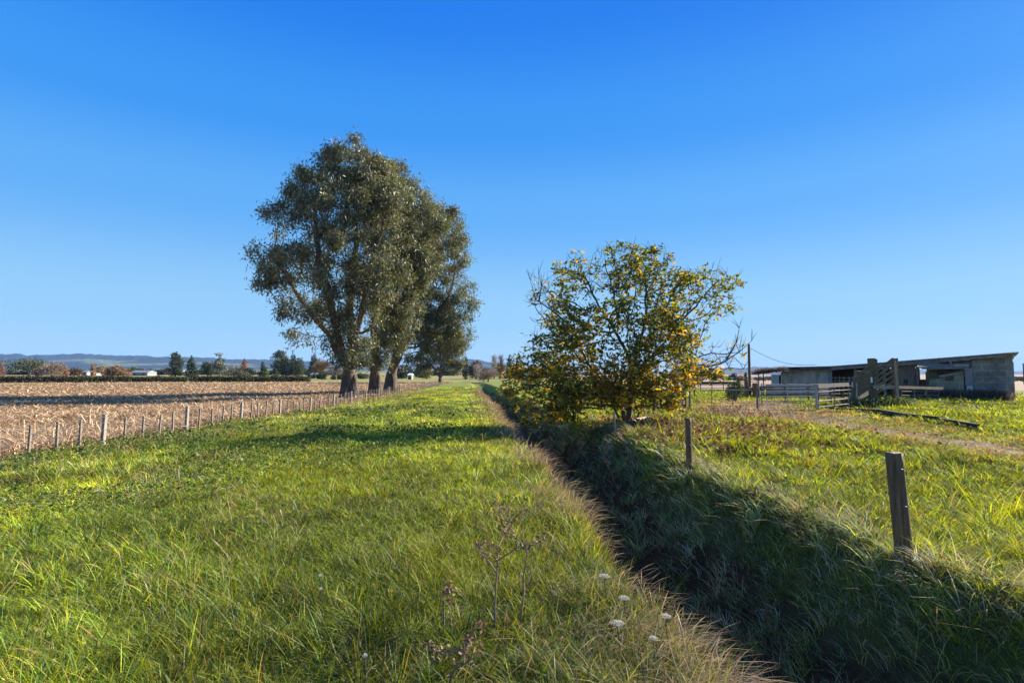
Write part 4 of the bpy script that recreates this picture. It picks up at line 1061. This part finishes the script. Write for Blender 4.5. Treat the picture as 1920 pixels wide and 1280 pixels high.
# ------------------------------------------------------------------ the cowshed
SA = np.array([32.9, 37.0]); SB = np.array([20.6, 47.5])
su = (SA - SB) / np.linalg.norm(SA - SB); sn = np.array([-su[1] * -1, -su[0]]);
sn = np.array([su[1], -su[0]])
if sn @ (-SA) < 0: sn = -sn                       # towards the camera
M['blocks'] = blockmat('dark concrete blocks', (.4, .345, .29), (.26, .225, .19), (.5, .43, .35), 1.0, (.1, .088, .075), su)
M['blocks2'] = blockmat('mossy concrete blocks', (.34, .3, .22), (.22, .205, .15), (.42, .37, .28), 1.0, (.12, .13, .06), su)
def SP(px, py, off=0.0):
    """point where the sight line meets the shed's front plane moved off metres outwards"""
    d = ray(px, py); q = SA + sn * off
    t = (q @ sn) / (d[:2] @ sn); p = d * t
    return np.array([p[0], p[1], p[2] + CAM_H])
n3 = np.array([sn[0], sn[1], 0.0]); u3 = np.array([su[0], su[1], 0.0])
def shed():
    root = empty('cowshed', (*((SA + SB) / 2), 0), 'derelict grey block and iron cowshed with sagging roof', 'shed')
    def poly(name, pts, mat, off=0.0, th=.15, par=root):
        q = MB(); q.prism([SP(px, py, off) for px, py in pts], -n3 * th); return q.build(name, M[mat], par)
    def quad(name, x0, y0, x1, y1, mat, off=0.0, th=.15, par=root): return poly(name, [(x0, y0), (x1, y0), (x1, y1), (x0, y1)], mat, off, th, par)
    poly('block_wall', [(1822, 676), (1898, 668), (1905.5, 757), (1822, 754)], 'blocks', 0, .2)
    poly('iron_wall', [(1465, 696), (1556, 692.5), (1557, 748), (1466, 745)], 'iron', 0, .08)
    poly('plank_wall', [(1552, 692), (1560, 691.8), (1561, 748), (1553, 748)], 'fascia', .06, .08)
    poly('board_wall', [(1682, 686), (1716, 683), (1717, 752), (1683, 750)], 'darkboard', 0, .12)
    w = quad('window', 1692, 709, 1704, 721, 'fascia', .05, .05); quad('pane', 1693.5, 710.5, 1702.5, 719.5, 'darkglass', .07, .02, w)
    poly('pink_boards', [(1808, 691), (1823, 689), (1824, 722), (1810, 722)], 'pinkboard', .08, .08)
    quad('grey_block', 1812, 723, 1824, 733, 'whitepaint', .3, .4)
    poly('upper_wall', [(1716, 682), (1824, 676), (1824, 690), (1717, 690)], 'darkboard', -.05, .1)
    # fascia in lengths, slightly out of line
    xs_ = [1500, 1560, 1640, 1722, 1760, 1820, 1862, 1899]
    top = lambda x: np.interp(x, [1457, 1560, 1640, 1720, 1820, 1903], [688.5, 686, 680.2, 674, 666.5, 660])
    for a, b in zip(xs_[:-1], xs_[1:]):
        j = random.uniform(-.6, .6); hgt = np.interp((a + b) / 2, [1500, 1720, 1900], [7, 9.5, 6.5])
        poly('fascia', [(a + .3, top(a) + 1.2), (b - .3, top(b) + 1.2), (b - .3, top(b) + hgt + j), (a + .3, top(a) + hgt + j)], 'fascia', .35 + random.uniform(0, .05), .04)
    # roof sheet: front edge overhangs, falls to the back
    q = MB(); F0 = [SP(x, top(x), .55) for x in (1457, 1520, 1600, 1700, 1800, 1905)]
    nrib = 90; Vv = []; Fc = []
    for i in range(nrib + 1):
        x = 1457 + (1905 - 1457) * i / nrib; p = SP(x, top(x), .55); rz = .012 * (i % 2)
        for k, (bk, dz) in enumerate(((0, 0), (3, .0), (8.0, -.25))): Vv.append(p - n3 * bk + np.array([0, 0, dz + rz]))
        for k, (bk, dz) in enumerate(((0, 0), (3, .0), (8.0, -.25))): Vv.append(p - n3 * bk + np.array([0, 0, dz + rz - .05]))
    for i in range(nrib):
        a, b = i * 6, (i + 1) * 6
        for k in range(2): Fc += [(a + k, b + k, b + k + 1, a + k + 1), (a + 3 + k, a + 4 + k, b + 4 + k, b + 3 + k)]
        Fc += [(a, a + 3, b + 3, b), (a + 2, b + 2, b + 5, a + 5)]
    q.add(Vv, Fc); q.build('roof', M['roofiron'], root)
    q = MB(); e = SP(1906, 661, .55); q.tube([e + u3 * .05, e - n3 * 8 + u3 * .05], .06, 6); q.tube([SP(1890, 662, .6), SP(1908, 662.5, .6)], .05, 6); q.build('roof_edge', M['palewood'], root)
    # back wall with a gap, ends, inner posts
    def back(x0, x1, mat, zt0):
        a = SP(x0, 730, -7.2); b = SP(x1, 730, -7.2); q = MB()
        a[2] = b[2] = 0
        q.prism([a, b, b + np.array([0, 0, zt0]), a + np.array([0, 0, zt0])], -n3 * .15); q.build('back_wall', M[mat], root)
    back(1480, 1726, 'darkboard', 2.2); back(1739, 1880, 'blocks', 2.6)
    for px, ht in ((1903, 2.75), (1468, 2.1)):
        a = SP(px, 730, -.21); a[2] = -.2; q = MB(); b = a - n3 * 6.95; q.prism([a, b, b + np.array([0, 0, ht]), a + np.array([0, 0, ht])], u3 * -.15); q.build('end_wall', M['blocks'], root)
    for px in (1605, 1625, 1660, 1722, 1742):
        a = SP(px, 745, -.1); z = SP(px, 690, -.1)[2]; q = MB(); q.tube([(a[0], a[1], -.2), (a[0], a[1], z)], .09, 8); q.build('post', M['greywood'], root)
    # milking rails inside the dark opening
    for py in (708, 714, 722):
        q = MB(); q.tube([SP(1560, py, -1.6), SP(1606, py + .5, -1.6)], .035, 6); q.build('inner_rail', M['whitepaint'], root)
    for px in (1566, 1574, 1582, 1592, 1600):
        q = MB(); q.tube([SP(px, 705, -1.55), SP(px, 740, -1.55)], .04, 6); q.build('inner_rail', M['whitepaint'], root)
    quad('red_panel', 1562, 704, 1604, 707.5, 'redpaint', -2.2, .1)
    # lean-to in mossy blocks
    lt = 1.3
    poly('lean_to_wall', [(1742, 712), (1768, 708), (1772, 703), (1806, 697), (1808.5, 752), (1743, 749)], 'blocks2', lt, .2)
    w = quad('window', 1772, 704.5, 1788, 713, 'darkwood', lt + .03, .06); quad('pane', 1773.5, 706, 1786.5, 712, 'darkglass', lt + .05, .02, w)
    poly('lean_to_beam', [(1758, 704), (1806, 694.5), (1806, 699.5), (1762, 708)], 'fascia', lt + .12, .06)
    poly('lean_to_door', [(1735, 697), (1757, 697), (1758, 722), (1736, 722)], 'brownwood', lt - .3, .06)
    for k, (a, b, ya, yb, m) in enumerate(((1719, 1766, 687, 689, 'darkboard'), (1742, 1800, 688.5, 688, 'darkboard'), (1788, 1816, 686.5, 686.2, 'palewood'), (1728, 1815, 690.5, 689.5, 'greywood'))):
        q = MB(); p0 = SP(a, ya, lt + .4 + .05 * k); p1 = SP(b, yb, lt + .4 + .05 * k)
        q.prism([p0, p1, p1 - n3 * (1.1 + .05 * k) + np.array([0, 0, .28 - .05 * k]), p0 - n3 * (1.1 + .05 * k) + np.array([0, 0, .28 - .05 * k])], (0, 0, -.05)); q.build('lean_to_roof', M[m], root)
    q = MB(); q.tube([SP(1779, 674, .42), SP(1787, 687, .42)], .05, 6); q.build('loose_pipe', M['galv'], root)
    # left canopy of brush and iron
    ct = MB()
    P0 = [SP(1413, 699, 1.2), SP(1432, 694.5, 1.2), SP(1462, 692, .7), SP(1556, 689, .5)]
    P1 = [p - n3 * 4 + np.array([0, 0, .1]) for p in P0]
    for i in range(3): ct.prism([P0[i], P0[i + 1], P1[i + 1], P1[i]], (0, 0, -.12))
    ct.build('canopy', M['darkwood'], root)
    S = Stuff(); n = 2600; t = rng.random(n); px = 1412 + 66 * t; P = []
    for a, s in zip(px, rng.random(n)):
        p = SP(a, np.interp(a, [1412, 1430, 1478], [699, 694, 691.5]), 1.25 - s * 1.5); P.append(p)
    P = np.array(P) + rng.normal(0, .07, (n, 3))
    S.cards(P, rng.normal(size=(n, 3)) * (1, 1, .5), rng.uniform(.12, .4, n), .03, jit((.13, .09, .065), n))
    o = S.build('brush_roof', M['dry']); o.parent = root; o.matrix_parent_inverse = pinv(root)
    for px in (1423, 1432):
        a = SP(px, 735, 1.0); z = SP(px, 697, 1.0)[2]; q = MB(); q.tube([(a[0], a[1], -.1), (a[0], a[1], z)], .05, 8); q.build('canopy_post', M['rustpipe'], root)
    w = quad('window', 1446, 702, 1466, 721, 'whitepaint', .05, .06); quad('pane', 1448.5, 703.5, 1458, 720, 'bluewin', .07, .03, w); quad('pane', 1460, 703.5, 1464.5, 720, 'darkglass', .07, .03, w)
    quad('low_wall', 1436, 721, 1467, 745, 'iron', .02, .1)
    quad('inner_wall', 1714, 711, 1746, 748, 'fascia', -3.0, .1)
    # pale debris seen through the gap
    q = MB(); c = SP(1731, 729, -.5); q.box(c, (.5, .4, .55)); q.build('pale_crate', M['palewood'], root)
    # cable from the pole lands on the roof
    e = SP(1530, 683.5, -.5); s = np.array([pt[0], PY, pt[2] - .25]); pts = [s + (e - s) * t - np.array([0, 0, .5 * math.sin(math.pi * t)]) for t in np.linspace(0, 1, 14)]
    q = MB(); q.tube(pts, .016, 5); tag(q.build('power_line', M['darkglass']), 'single cable sagging from the power pole to the cowshed roof', 'cable')
shed()

def ramp():
    Y = 32.0; Yb = 33.6
    root = empty('loading_ramp', (W(1650, 745, Y)[0], Y, 0), 'brown timber cattle loading ramp with slatted sides before the cowshed', 'cattle ramp')
    def at(px, py, y): return W(px, py, y)
    for px, pt_, y, w in ((1634, 671.5, Y, .34), (1677, 671.5, Y, .28), (1609, 695, Yb, .26), (1640, 673, Yb, .2), (1600, 716, Y, .24)):
        q = MB(); x = (px - 960) / F * y; q.box((x, y, (W(px, pt_, y)[2] - .2) / 2), (w, .22, W(px, pt_, y)[2] + .2), j=.01); q.build('post', M['brownwood'], root, bevel=.012)
    for y in (Y, Yb):
        for k in range(5):
            if y == Y:
                a = at(1636 + 2, 700 + k * 9.5, y - .14); b = at(1675, 672 + k * 10.5, y - .14)
                q = MB(); q.beam(a, b, .05, .13); q.build('side_board', M['brownwood'], root)
                a = at(1599, 716 + k * 8, y - .15); b = at(1634, 681 + k * 9.5, y - .15)
            else:
                a = at(1597, 716 + k * 9, y - .13); b = at(1640, 676 + k * 11, y - .13)
            q = MB(); q.beam(a, b, .05, .13); q.build('side_board', M['brownwood'], root)
    a0, a1 = at(1602, 752, Y), at(1676, 722, Y); q = MB()
    q.prism([a0, a1, a1 + np.array([0, 1.5, 0]), a0 + np.array([0, 1.5, 0])], (0, 0, -.09)); q.build('deck', M['brownwood'], root)
    q = MB(); q.beam(at(1637, 725, Y - .2), at(1683, 726, Y - .2), .08, .2); q.build('cross_beam', M['greywood'], root)
    q = MB(); q.beam(at(1683, 725.5, Y + .2), at(1768, 728, Y + 4), .07, .16); q.build('side_rail', M['brownwood'], root)
    q = MB(); q.tube([at(1678, 675, Y - .3), at(1684, 752, Y - .35)], [.05, .06], 8); q.build('stay_pole', M['palewood'], root)
    for px, py, m in ((1634, 712, 'whitepaint'), (1598, 721, 'galv'), (1606, 738, 'galv')):
        q = MB(); p = at(px, py, Y - .25); q.box(p, (.09, .05, .3)); q.build('tag_plate', M[m], root)
    q = MB(); q.tube([at(1606, 717, Y - .3), at(1606.5, 748, Y - .3)], .03, 6); q.build('pipe', M['galv'], root)
ramp()
def panels():
    for px0, px1, Y, zt, lab, k in ((1428, 1558, 34, 1.15, 'rusty pipe stock panel standing behind the wide gate', 5), (1534, 1604, 33.5, 1.05, 'short pipe stock panel between the board gate and loading ramp', 5), (1690, 1760, 36.5, .9, 'low pipe panel against the dark board wall', 4)):
        a = W(px0, 730, Y); b = W(px1, 730, Y + .8); a[2] = b[2] = 0
        root = empty('stock_panel', (*((a + b) / 2)[:2], 0), lab, 'stock panel', 'pipe panels of the stock yard')
        for i in range(k):
            h = zt * (i + .6) / (k - .4); q = MB(); q.tube([a + (0, 0, h), b + (0, 0, h)], .022, 6); q.build('rail', M['rustpipe'], root)
        for t in np.linspace(0, 1, 4):
            p = a + (b - a) * t; q = MB(); q.tube([p - (0, 0, .2), p + (0, 0, zt + .06)], .035, 8); q.build('post', M['rustpipe'], root)
panels()

def kerb():
    a = G(1540, 764); b = G(1835, 806); root = MB(); k = 7; pts = [a + (b - a) * t for t in np.linspace(0, 1, k)]
    for i in range(k - 1):
        p, q = pts[i], pts[i + 1]; zz = .05 + random.uniform(-.02, .02); d = (q - p) / np.linalg.norm(q - p)
        root.beam(p + d * .02 + (0, 0, zz + terr(p[0], p[1])), q - d * .02 + (0, 0, zz + terr(q[0], q[1])), .12, .3)
    tag(root.build('timber_edging', M['concrete'], bevel=.015), 'long dark timber edging lying along the yard grass', 'edging')
kerb()

# weeds against the shed and the scrub patch by the pole
def weedmass(name, label, pts, n, h, cols, cat='weeds', width=.5):
    S = Stuff(); k = len(pts); idx = rng.integers(k - 1, size=n); t = rng.random(n); P = np.array(pts)[idx] * (1 - t)[:, None] + np.array(pts)[idx + 1] * t[:, None]
    P[:, :2] += rng.normal(0, width * .5, (n, 2)); P[:, 2] = terr(P[:, 0], P[:, 1])
    c = np.array(cols)[rng.integers(len(cols), size=n)] * rng.lognormal(0, .25, (n, 1))
    H = h * rng.uniform(.4, 1.1, n)
    S.blades(P, H, .03, rng.uniform(0, 6.3, n), rng.uniform(0, .5, n), rng.uniform(0, .5, n), c, 3, np.array([.5, .6, 1.2, .6]))
    S.cards(P + np.stack([rng.normal(0, .15, n), rng.normal(0, .15, n), H * rng.uniform(.4, 1, n)], 1), rng.normal(size=(n, 3)), rng.uniform(.06, .16, n), .06, c)
    tag(S.build(name, M['dry']), label, cat)
weedmass('dead_weeds', 'tangle of dead reddish brown weeds against the cowshed wall', [SP(1690, 750, .8), SP(1760, 750, 1.9), SP(1830, 752, .8), SP(1890, 754, .6)], 1500, .75, [(.16, .09, .075), (.1, .06, .05), (.2, .15, .1)])
weedmass('rank_weeds', 'rank green and grey weeds below the loading ramp', [W(1585, 750, 31), W(1640, 750, 31.2), W(1700, 750, 31.6)], 900, .6, [(.07, .1, .03), (.12, .15, .05), (.06, .06, .05)])
bgtree('bramble_bush', 'shrub', 1358, 1394, 738, 38, [(.05, .08, .025), (.1, .13, .03), (.03, .04, .02)], 'dark green bramble patch in front of the power pole', 1700, 'bush', None)
weedmass('dock_weeds', 'dry brown dock weeds left of the pipe gate', [G(1330, 778), G(1380, 775), G(1425, 778)], 320, .42, [(.16, .09, .06), (.2, .14, .1), (.3, .22, .14)], 'weeds', 2.2)
def logpile():
    root = MB()
    for i in range(5):
        a = W(1376 + i * 2, 729 + 2 * (i % 3), 43 + .2 * i); root.tube([a, a + np.array([1.6 + .3 * i, .2, .04 * i])], .1, 8)
    tag(root.build('timber_pile', M['darkwood']), 'dark heap of old timber left of the power pole', 'timber pile')
logpile()

# ------------------------------------------------------------------ foreground plants
def umbel(px, py, rad, label, hgt=.28, tilt=.06, zc=None):
    rad *= .8; g = G(px, py, hgt); x, y = g[0], g[1]; z0 = float(terr(x, y)); c = np.array([x, y, max(hgt, z0 + .12)])
    root = empty('wild_carrot', (x, y, z0), label, 'flower', 'white flower heads in the grass')
    q = MB(); q.tube([(x + .03, y + .02, z0), (x + .01, y, (z0 + c[2]) / 2), tuple(c - (0, 0, rad * .6))], [.004, .0035, .003], 5)
    for k in range(14):
        a = 2.4 * k; rr = rad * math.sqrt((k + .5) / 14) * .9; q.tube([tuple(c - (0, 0, rad * .6)), (c[0] + math.cos(a) * rr, c[1] + math.sin(a) * rr, c[2] - .01)], .0015, 3, cap=False)
    q.build('stem', M['twig'] if rad > .03 else M['walbark'], root)
    S = Stuff(); n = 420; rr = rad * np.sqrt(rng.random(n)); a = rng.uniform(0, 6.3, n)
    P = np.stack([c[0] + np.cos(a) * rr, c[1] + np.sin(a) * rr - tilt * 0, c[2] + .012 * np.cos(rr / rad * 1.5) + rng.normal(0, .0025, n) - tilt * np.sin(a) * -rr * .3], 1)
    ax = np.stack([rng.normal(size=n), rng.normal(size=n), rng.normal(0, .3, n)], 1)
    S.cards(P, ax, rad * .15, rad * .1, jit((.6, .56, .48), n, .2, .04))
    o = S.build('flower_head', M['white']); o.parent = root; o.matrix_parent_inverse = pinv(root)
for px, py, rad, lab in ((1133, 1080, .055, 'flat white flower head on the ditch rim, farthest of the cluster'), (1170, 1121, .05, 'flat white flower head second from the top on the ditch rim'), (1248, 1155, .045, 'flat white flower head hanging nearest the ditch edge'),
                         (1158, 1168, .055, 'greyish white seedy flower head left of the ditch edge one'), (1225, 1197, .035, 'small narrow white flower head, lowest on the ditch rim'),
                         (346, 799, .13, 'white flower clump by the left fence post'), (363, 801, .1, 'smaller white flower head right of the clump by the fence'), (186, 920, .06, 'lone flat white flower in the grass at middle left'), (600, 1079, .022, 'upper tiny white daisy in the open meadow'), (601, 1104, .018, 'lower tiny white daisy in the open meadow'), (684, 1229, .02, 'pale daisy near the bottom edge of the meadow')):
    umbel(px, py, rad, lab, .19 if rad > .03 else .15)

def dead_weed(px, py, h, tilt, label, seed, spread=.5):
    r_ = np.random.default_rng(seed); g = G(px, py); x, y = g[0], g[1]; z0 = float(terr(x, y))
    root = empty('dead_weed', (x, y, z0), label, 'dead weed', 'dead brown weed stalks')
    q = MB(); S = Stuff(); P = []
    def grow(p, v, l, rad, dep):
        pts = [p]; n = 6
        for i in range(n):
            v = v + r_.normal(0, .12, 3); v /= np.linalg.norm(v); pts.append(pts[-1] + v * l / n)
            if i > 0:
                for _ in range(3): P.append(pts[-1] + r_.normal(0, .018, 3))
            if dep < 2 and i > 1 and r_.random() < .6: grow(pts[-1], v + r_.normal(0, spread, 3) + (0, 0, .2), l * .5, rad * .65, dep + 1)
        q.tube(pts, np.linspace(rad, rad * .4, n + 1), 5, cap=False)
    grow(np.array([x, y, z0 - .02]), np.array(tilt, float), h, .0095, 0)
    q.build('stem', M['darkboard'], root, smooth=True)
    P = np.array(P); n = len(P)
    S.cards(P, r_.normal(size=(n, 3)), r_.uniform(.02, .045, n), .018, jit((.2, .13, .08), n)); o = S.build('leaves', M['litter']); o.parent = root; o.matrix_parent_inverse = pinv(root)
dead_weed(925, 1170, .62, (.1, .1, 1), 'dark dead weed stalk leaning over, left of a pair in the bright grass', 1)
dead_weed(965, 1165, .58, (.45, .1, 1), 'dead brown weed slanting right, right of a pair in the bright grass', 2)
dead_weed(830, 1180, .38, (-.1, 0, 1), 'short crumbly brown weed left of the tall pair', 3)
dead_weed(845, 1278, .4, (0, 0, 1), 'brown weed stalk at the bottom edge of the photo', 4)

def tuft(px, py, n, h, az0, label, zb, base=(.4, .28, .13), sp=.12):
    g = G(px, py, zb); x, y = g[0], g[1]
    S = Stuff(); X = x + rng.normal(0, sp, n); Y = y + rng.normal(0, sp, n)
    S.blades(np.stack([X, Y, terr(X, Y)], 1), h * rng.uniform(.6, 1.15, n), .0075, rng.normal(az0, .7, n), rng.uniform(.05, .35, n), rng.uniform(.25, .95, n), jit(base, n, .2, .06), 7, np.array([.7, .7, .6, .5, .5, 1.0, 1.2, .2]))
    tag(S.build('dry_tuft', M['dry']), label, 'grass tuft', 'tall dry tufts in the ditch')
tuft(1375, 1150, 70, .75, 2.6, 'tall arching straw coloured tuft standing in the ditch shade', -.9)
tuft(1300, 1110, 18, .7, 2.2, 'thin dry tuft left of the tall straw tuft', -1.0)
tuft(1370, 1290, 16, .5, 1.2, 'few pale dry stems at the bottom of the ditch', -.6, (.4, .33, .25))

def tall_weed(px, py, h, label, zb):
    g = G(px, py, zb); x, y = g[0], g[1]; z0 = float(terr(x, y))
    root = empty('fennel_weed', (x, y, z0), label, 'weed'); q = MB(); q.tube([(x, y, z0), (x + .02, y, z0 + h * .5), (x + .0, y, z0 + h)], [.008, .006, .003], 6); q.build('stem', M['batten'], root)
    S = Stuff(); n = 420; t = rng.random(n) ** .8; a = rng.uniform(0, 6.3, n); rr = .13 * (1.1 - t) * rng.random(n)
    S.cards(np.stack([x + np.cos(a) * rr, y + np.sin(a) * rr, z0 + h * (.15 + .85 * t)], 1), np.stack([np.cos(a), np.sin(a), rng.normal(.5, .4, n)], 1), rng.uniform(.02, .06, n), .012, jit((.14, .2, .05), n))
    o = S.build('leaves', M['grass']); o.parent = root; o.matrix_parent_inverse = pinv(root)
tall_weed(1524, 1010, .5, 'upright feathery green weed on the shaded bank', -.25)
tall_weed(1476, 960, .36, 'smaller pale weed left of the feathery one', -.2)

# ------------------------------------------------------------------ air
def haze():
    mb = MB(); mb.box((0, 3300, 77), (19000, 8400, 162))
    m, nt, N, L = newmat('haze'); pv = N.new('ShaderNodeVolumePrincipled')
    pv.inputs['Color'].default_value = (.28, .52, 1, 1); pv.inputs['Density'].default_value = HAZE
    o = N.new('ShaderNodeOutputMaterial'); L.new(pv.outputs[0], o.inputs['Volume'])
    tag(mb.build('haze', m), kind='stuff')
HAZE = .00007
haze()

# ------------------------------------------------------------------ light, sky, camera
SUN_EL, SUN_AZ = 27.0, 28.0            # azimuth measured from +X towards +Y
w = bpy.data.worlds.new('World'); sc.world = w; w.use_nodes = True
nt = w.node_tree; nt.nodes.clear()
sky = nt.nodes.new('ShaderNodeTexSky'); sky.sky_type = 'NISHITA'; sky.sun_disc = False
sky.sun_elevation = R(SUN_EL); sky.sun_rotation = R(90 - SUN_AZ); sky.altitude = 0; sky.air_density = 1.0; sky.dust_density = .3; sky.ozone_density = 3.0
# the clear deep-blue winter sky: colour by elevation, with the Nishita sky's own variation mixed in
tcw = nt.nodes.new('ShaderNodeTexCoord'); sxyz = nt.nodes.new('ShaderNodeSeparateXYZ'); nt.links.new(tcw.outputs['Generated'], sxyz.inputs[0])
rp = nt.nodes.new('ShaderNodeValToRGB'); rp.color_ramp.interpolation = 'EASE'
def lin(c): return tuple(((v / 255 + .055) / 1.055) ** 2.4 if v > 10 else v / 255 / 12.92 for v in c)
SKY = [(0.0, (170, 214, 249)), (.1, (148, 205, 249)), (.276, (92, 174, 249)), (.40, (52, 152, 247)), (.56, (14, 124, 241)), (.75, (70, 140, 228)), (1.0, (125, 168, 225))]
el = rp.color_ramp.elements
while len(el) < len(SKY): el.new(.5)
for e, (p, c) in zip(el, SKY): e.position = p; e.color = (*lin(c), 1)
nt.links.new(sxyz.outputs[2], rp.inputs[0])
scl = nt.nodes.new('ShaderNodeVectorMath'); scl.operation = 'SCALE'; scl.inputs['Scale'].default_value = 3.45
nt.links.new(rp.outputs[0], scl.inputs[0])
mixs = nt.nodes.new('ShaderNodeMix'); mixs.data_type = 'RGBA'; mixs.inputs['Factor'].default_value = .05
nt.links.new(scl.outputs[0], mixs.inputs['A'])
bg = nt.nodes.new('ShaderNodeBackground'); bg.inputs['Strength'].default_value = .1
out = nt.nodes.new('ShaderNodeOutputWorld')
nt.links.new(sky.outputs[0], mixs.inputs['B']); nt.links.new(mixs.outputs['Result'], bg.inputs['Color']); nt.links.new(bg.outputs[0], out.inputs[0])
sd = bpy.data.lights.new('sun', 'SUN'); sd.energy = 5.0; sd.angle = R(.5); sd.color = (1, .9, .76)
so = bpy.data.objects.new('sun', sd); COL.objects.link(so); so.location = (30, 20, 40)
sv = Vector((math.cos(R(SUN_AZ)) * math.cos(R(SUN_EL)), math.sin(R(SUN_AZ)) * math.cos(R(SUN_EL)), math.sin(R(SUN_EL))))
so.rotation_euler = sv.to_track_quat('Z', 'Y').to_euler()
cd = bpy.data.cameras.new('camera'); cd.sensor_width = 36; cd.lens = 36 * F / 1920; cd.clip_start = .05; cd.clip_end = 20000
co = bpy.data.objects.new('camera', cd); COL.objects.link(co); co.location = (0, 0, CAM_H); co.rotation_euler = (math.pi / 2 + TH, 0, 0)
sc.camera = co
sc.view_settings.view_transform = 'Standard'; sc.view_settings.look = 'None'; sc.view_settings.gamma = 1; sc.view_settings.exposure = 1.5; sc.cycles.use_denoising = True; sc.cycles.denoising_prefilter = 'ACCURATE'
sc.cycles.max_bounces = 6; sc.cycles.diffuse_bounces = 3; sc.cycles.transmission_bounces = 4; sc.cycles.transparent_max_bounces = 4; sc.cycles.volume_bounces = 0
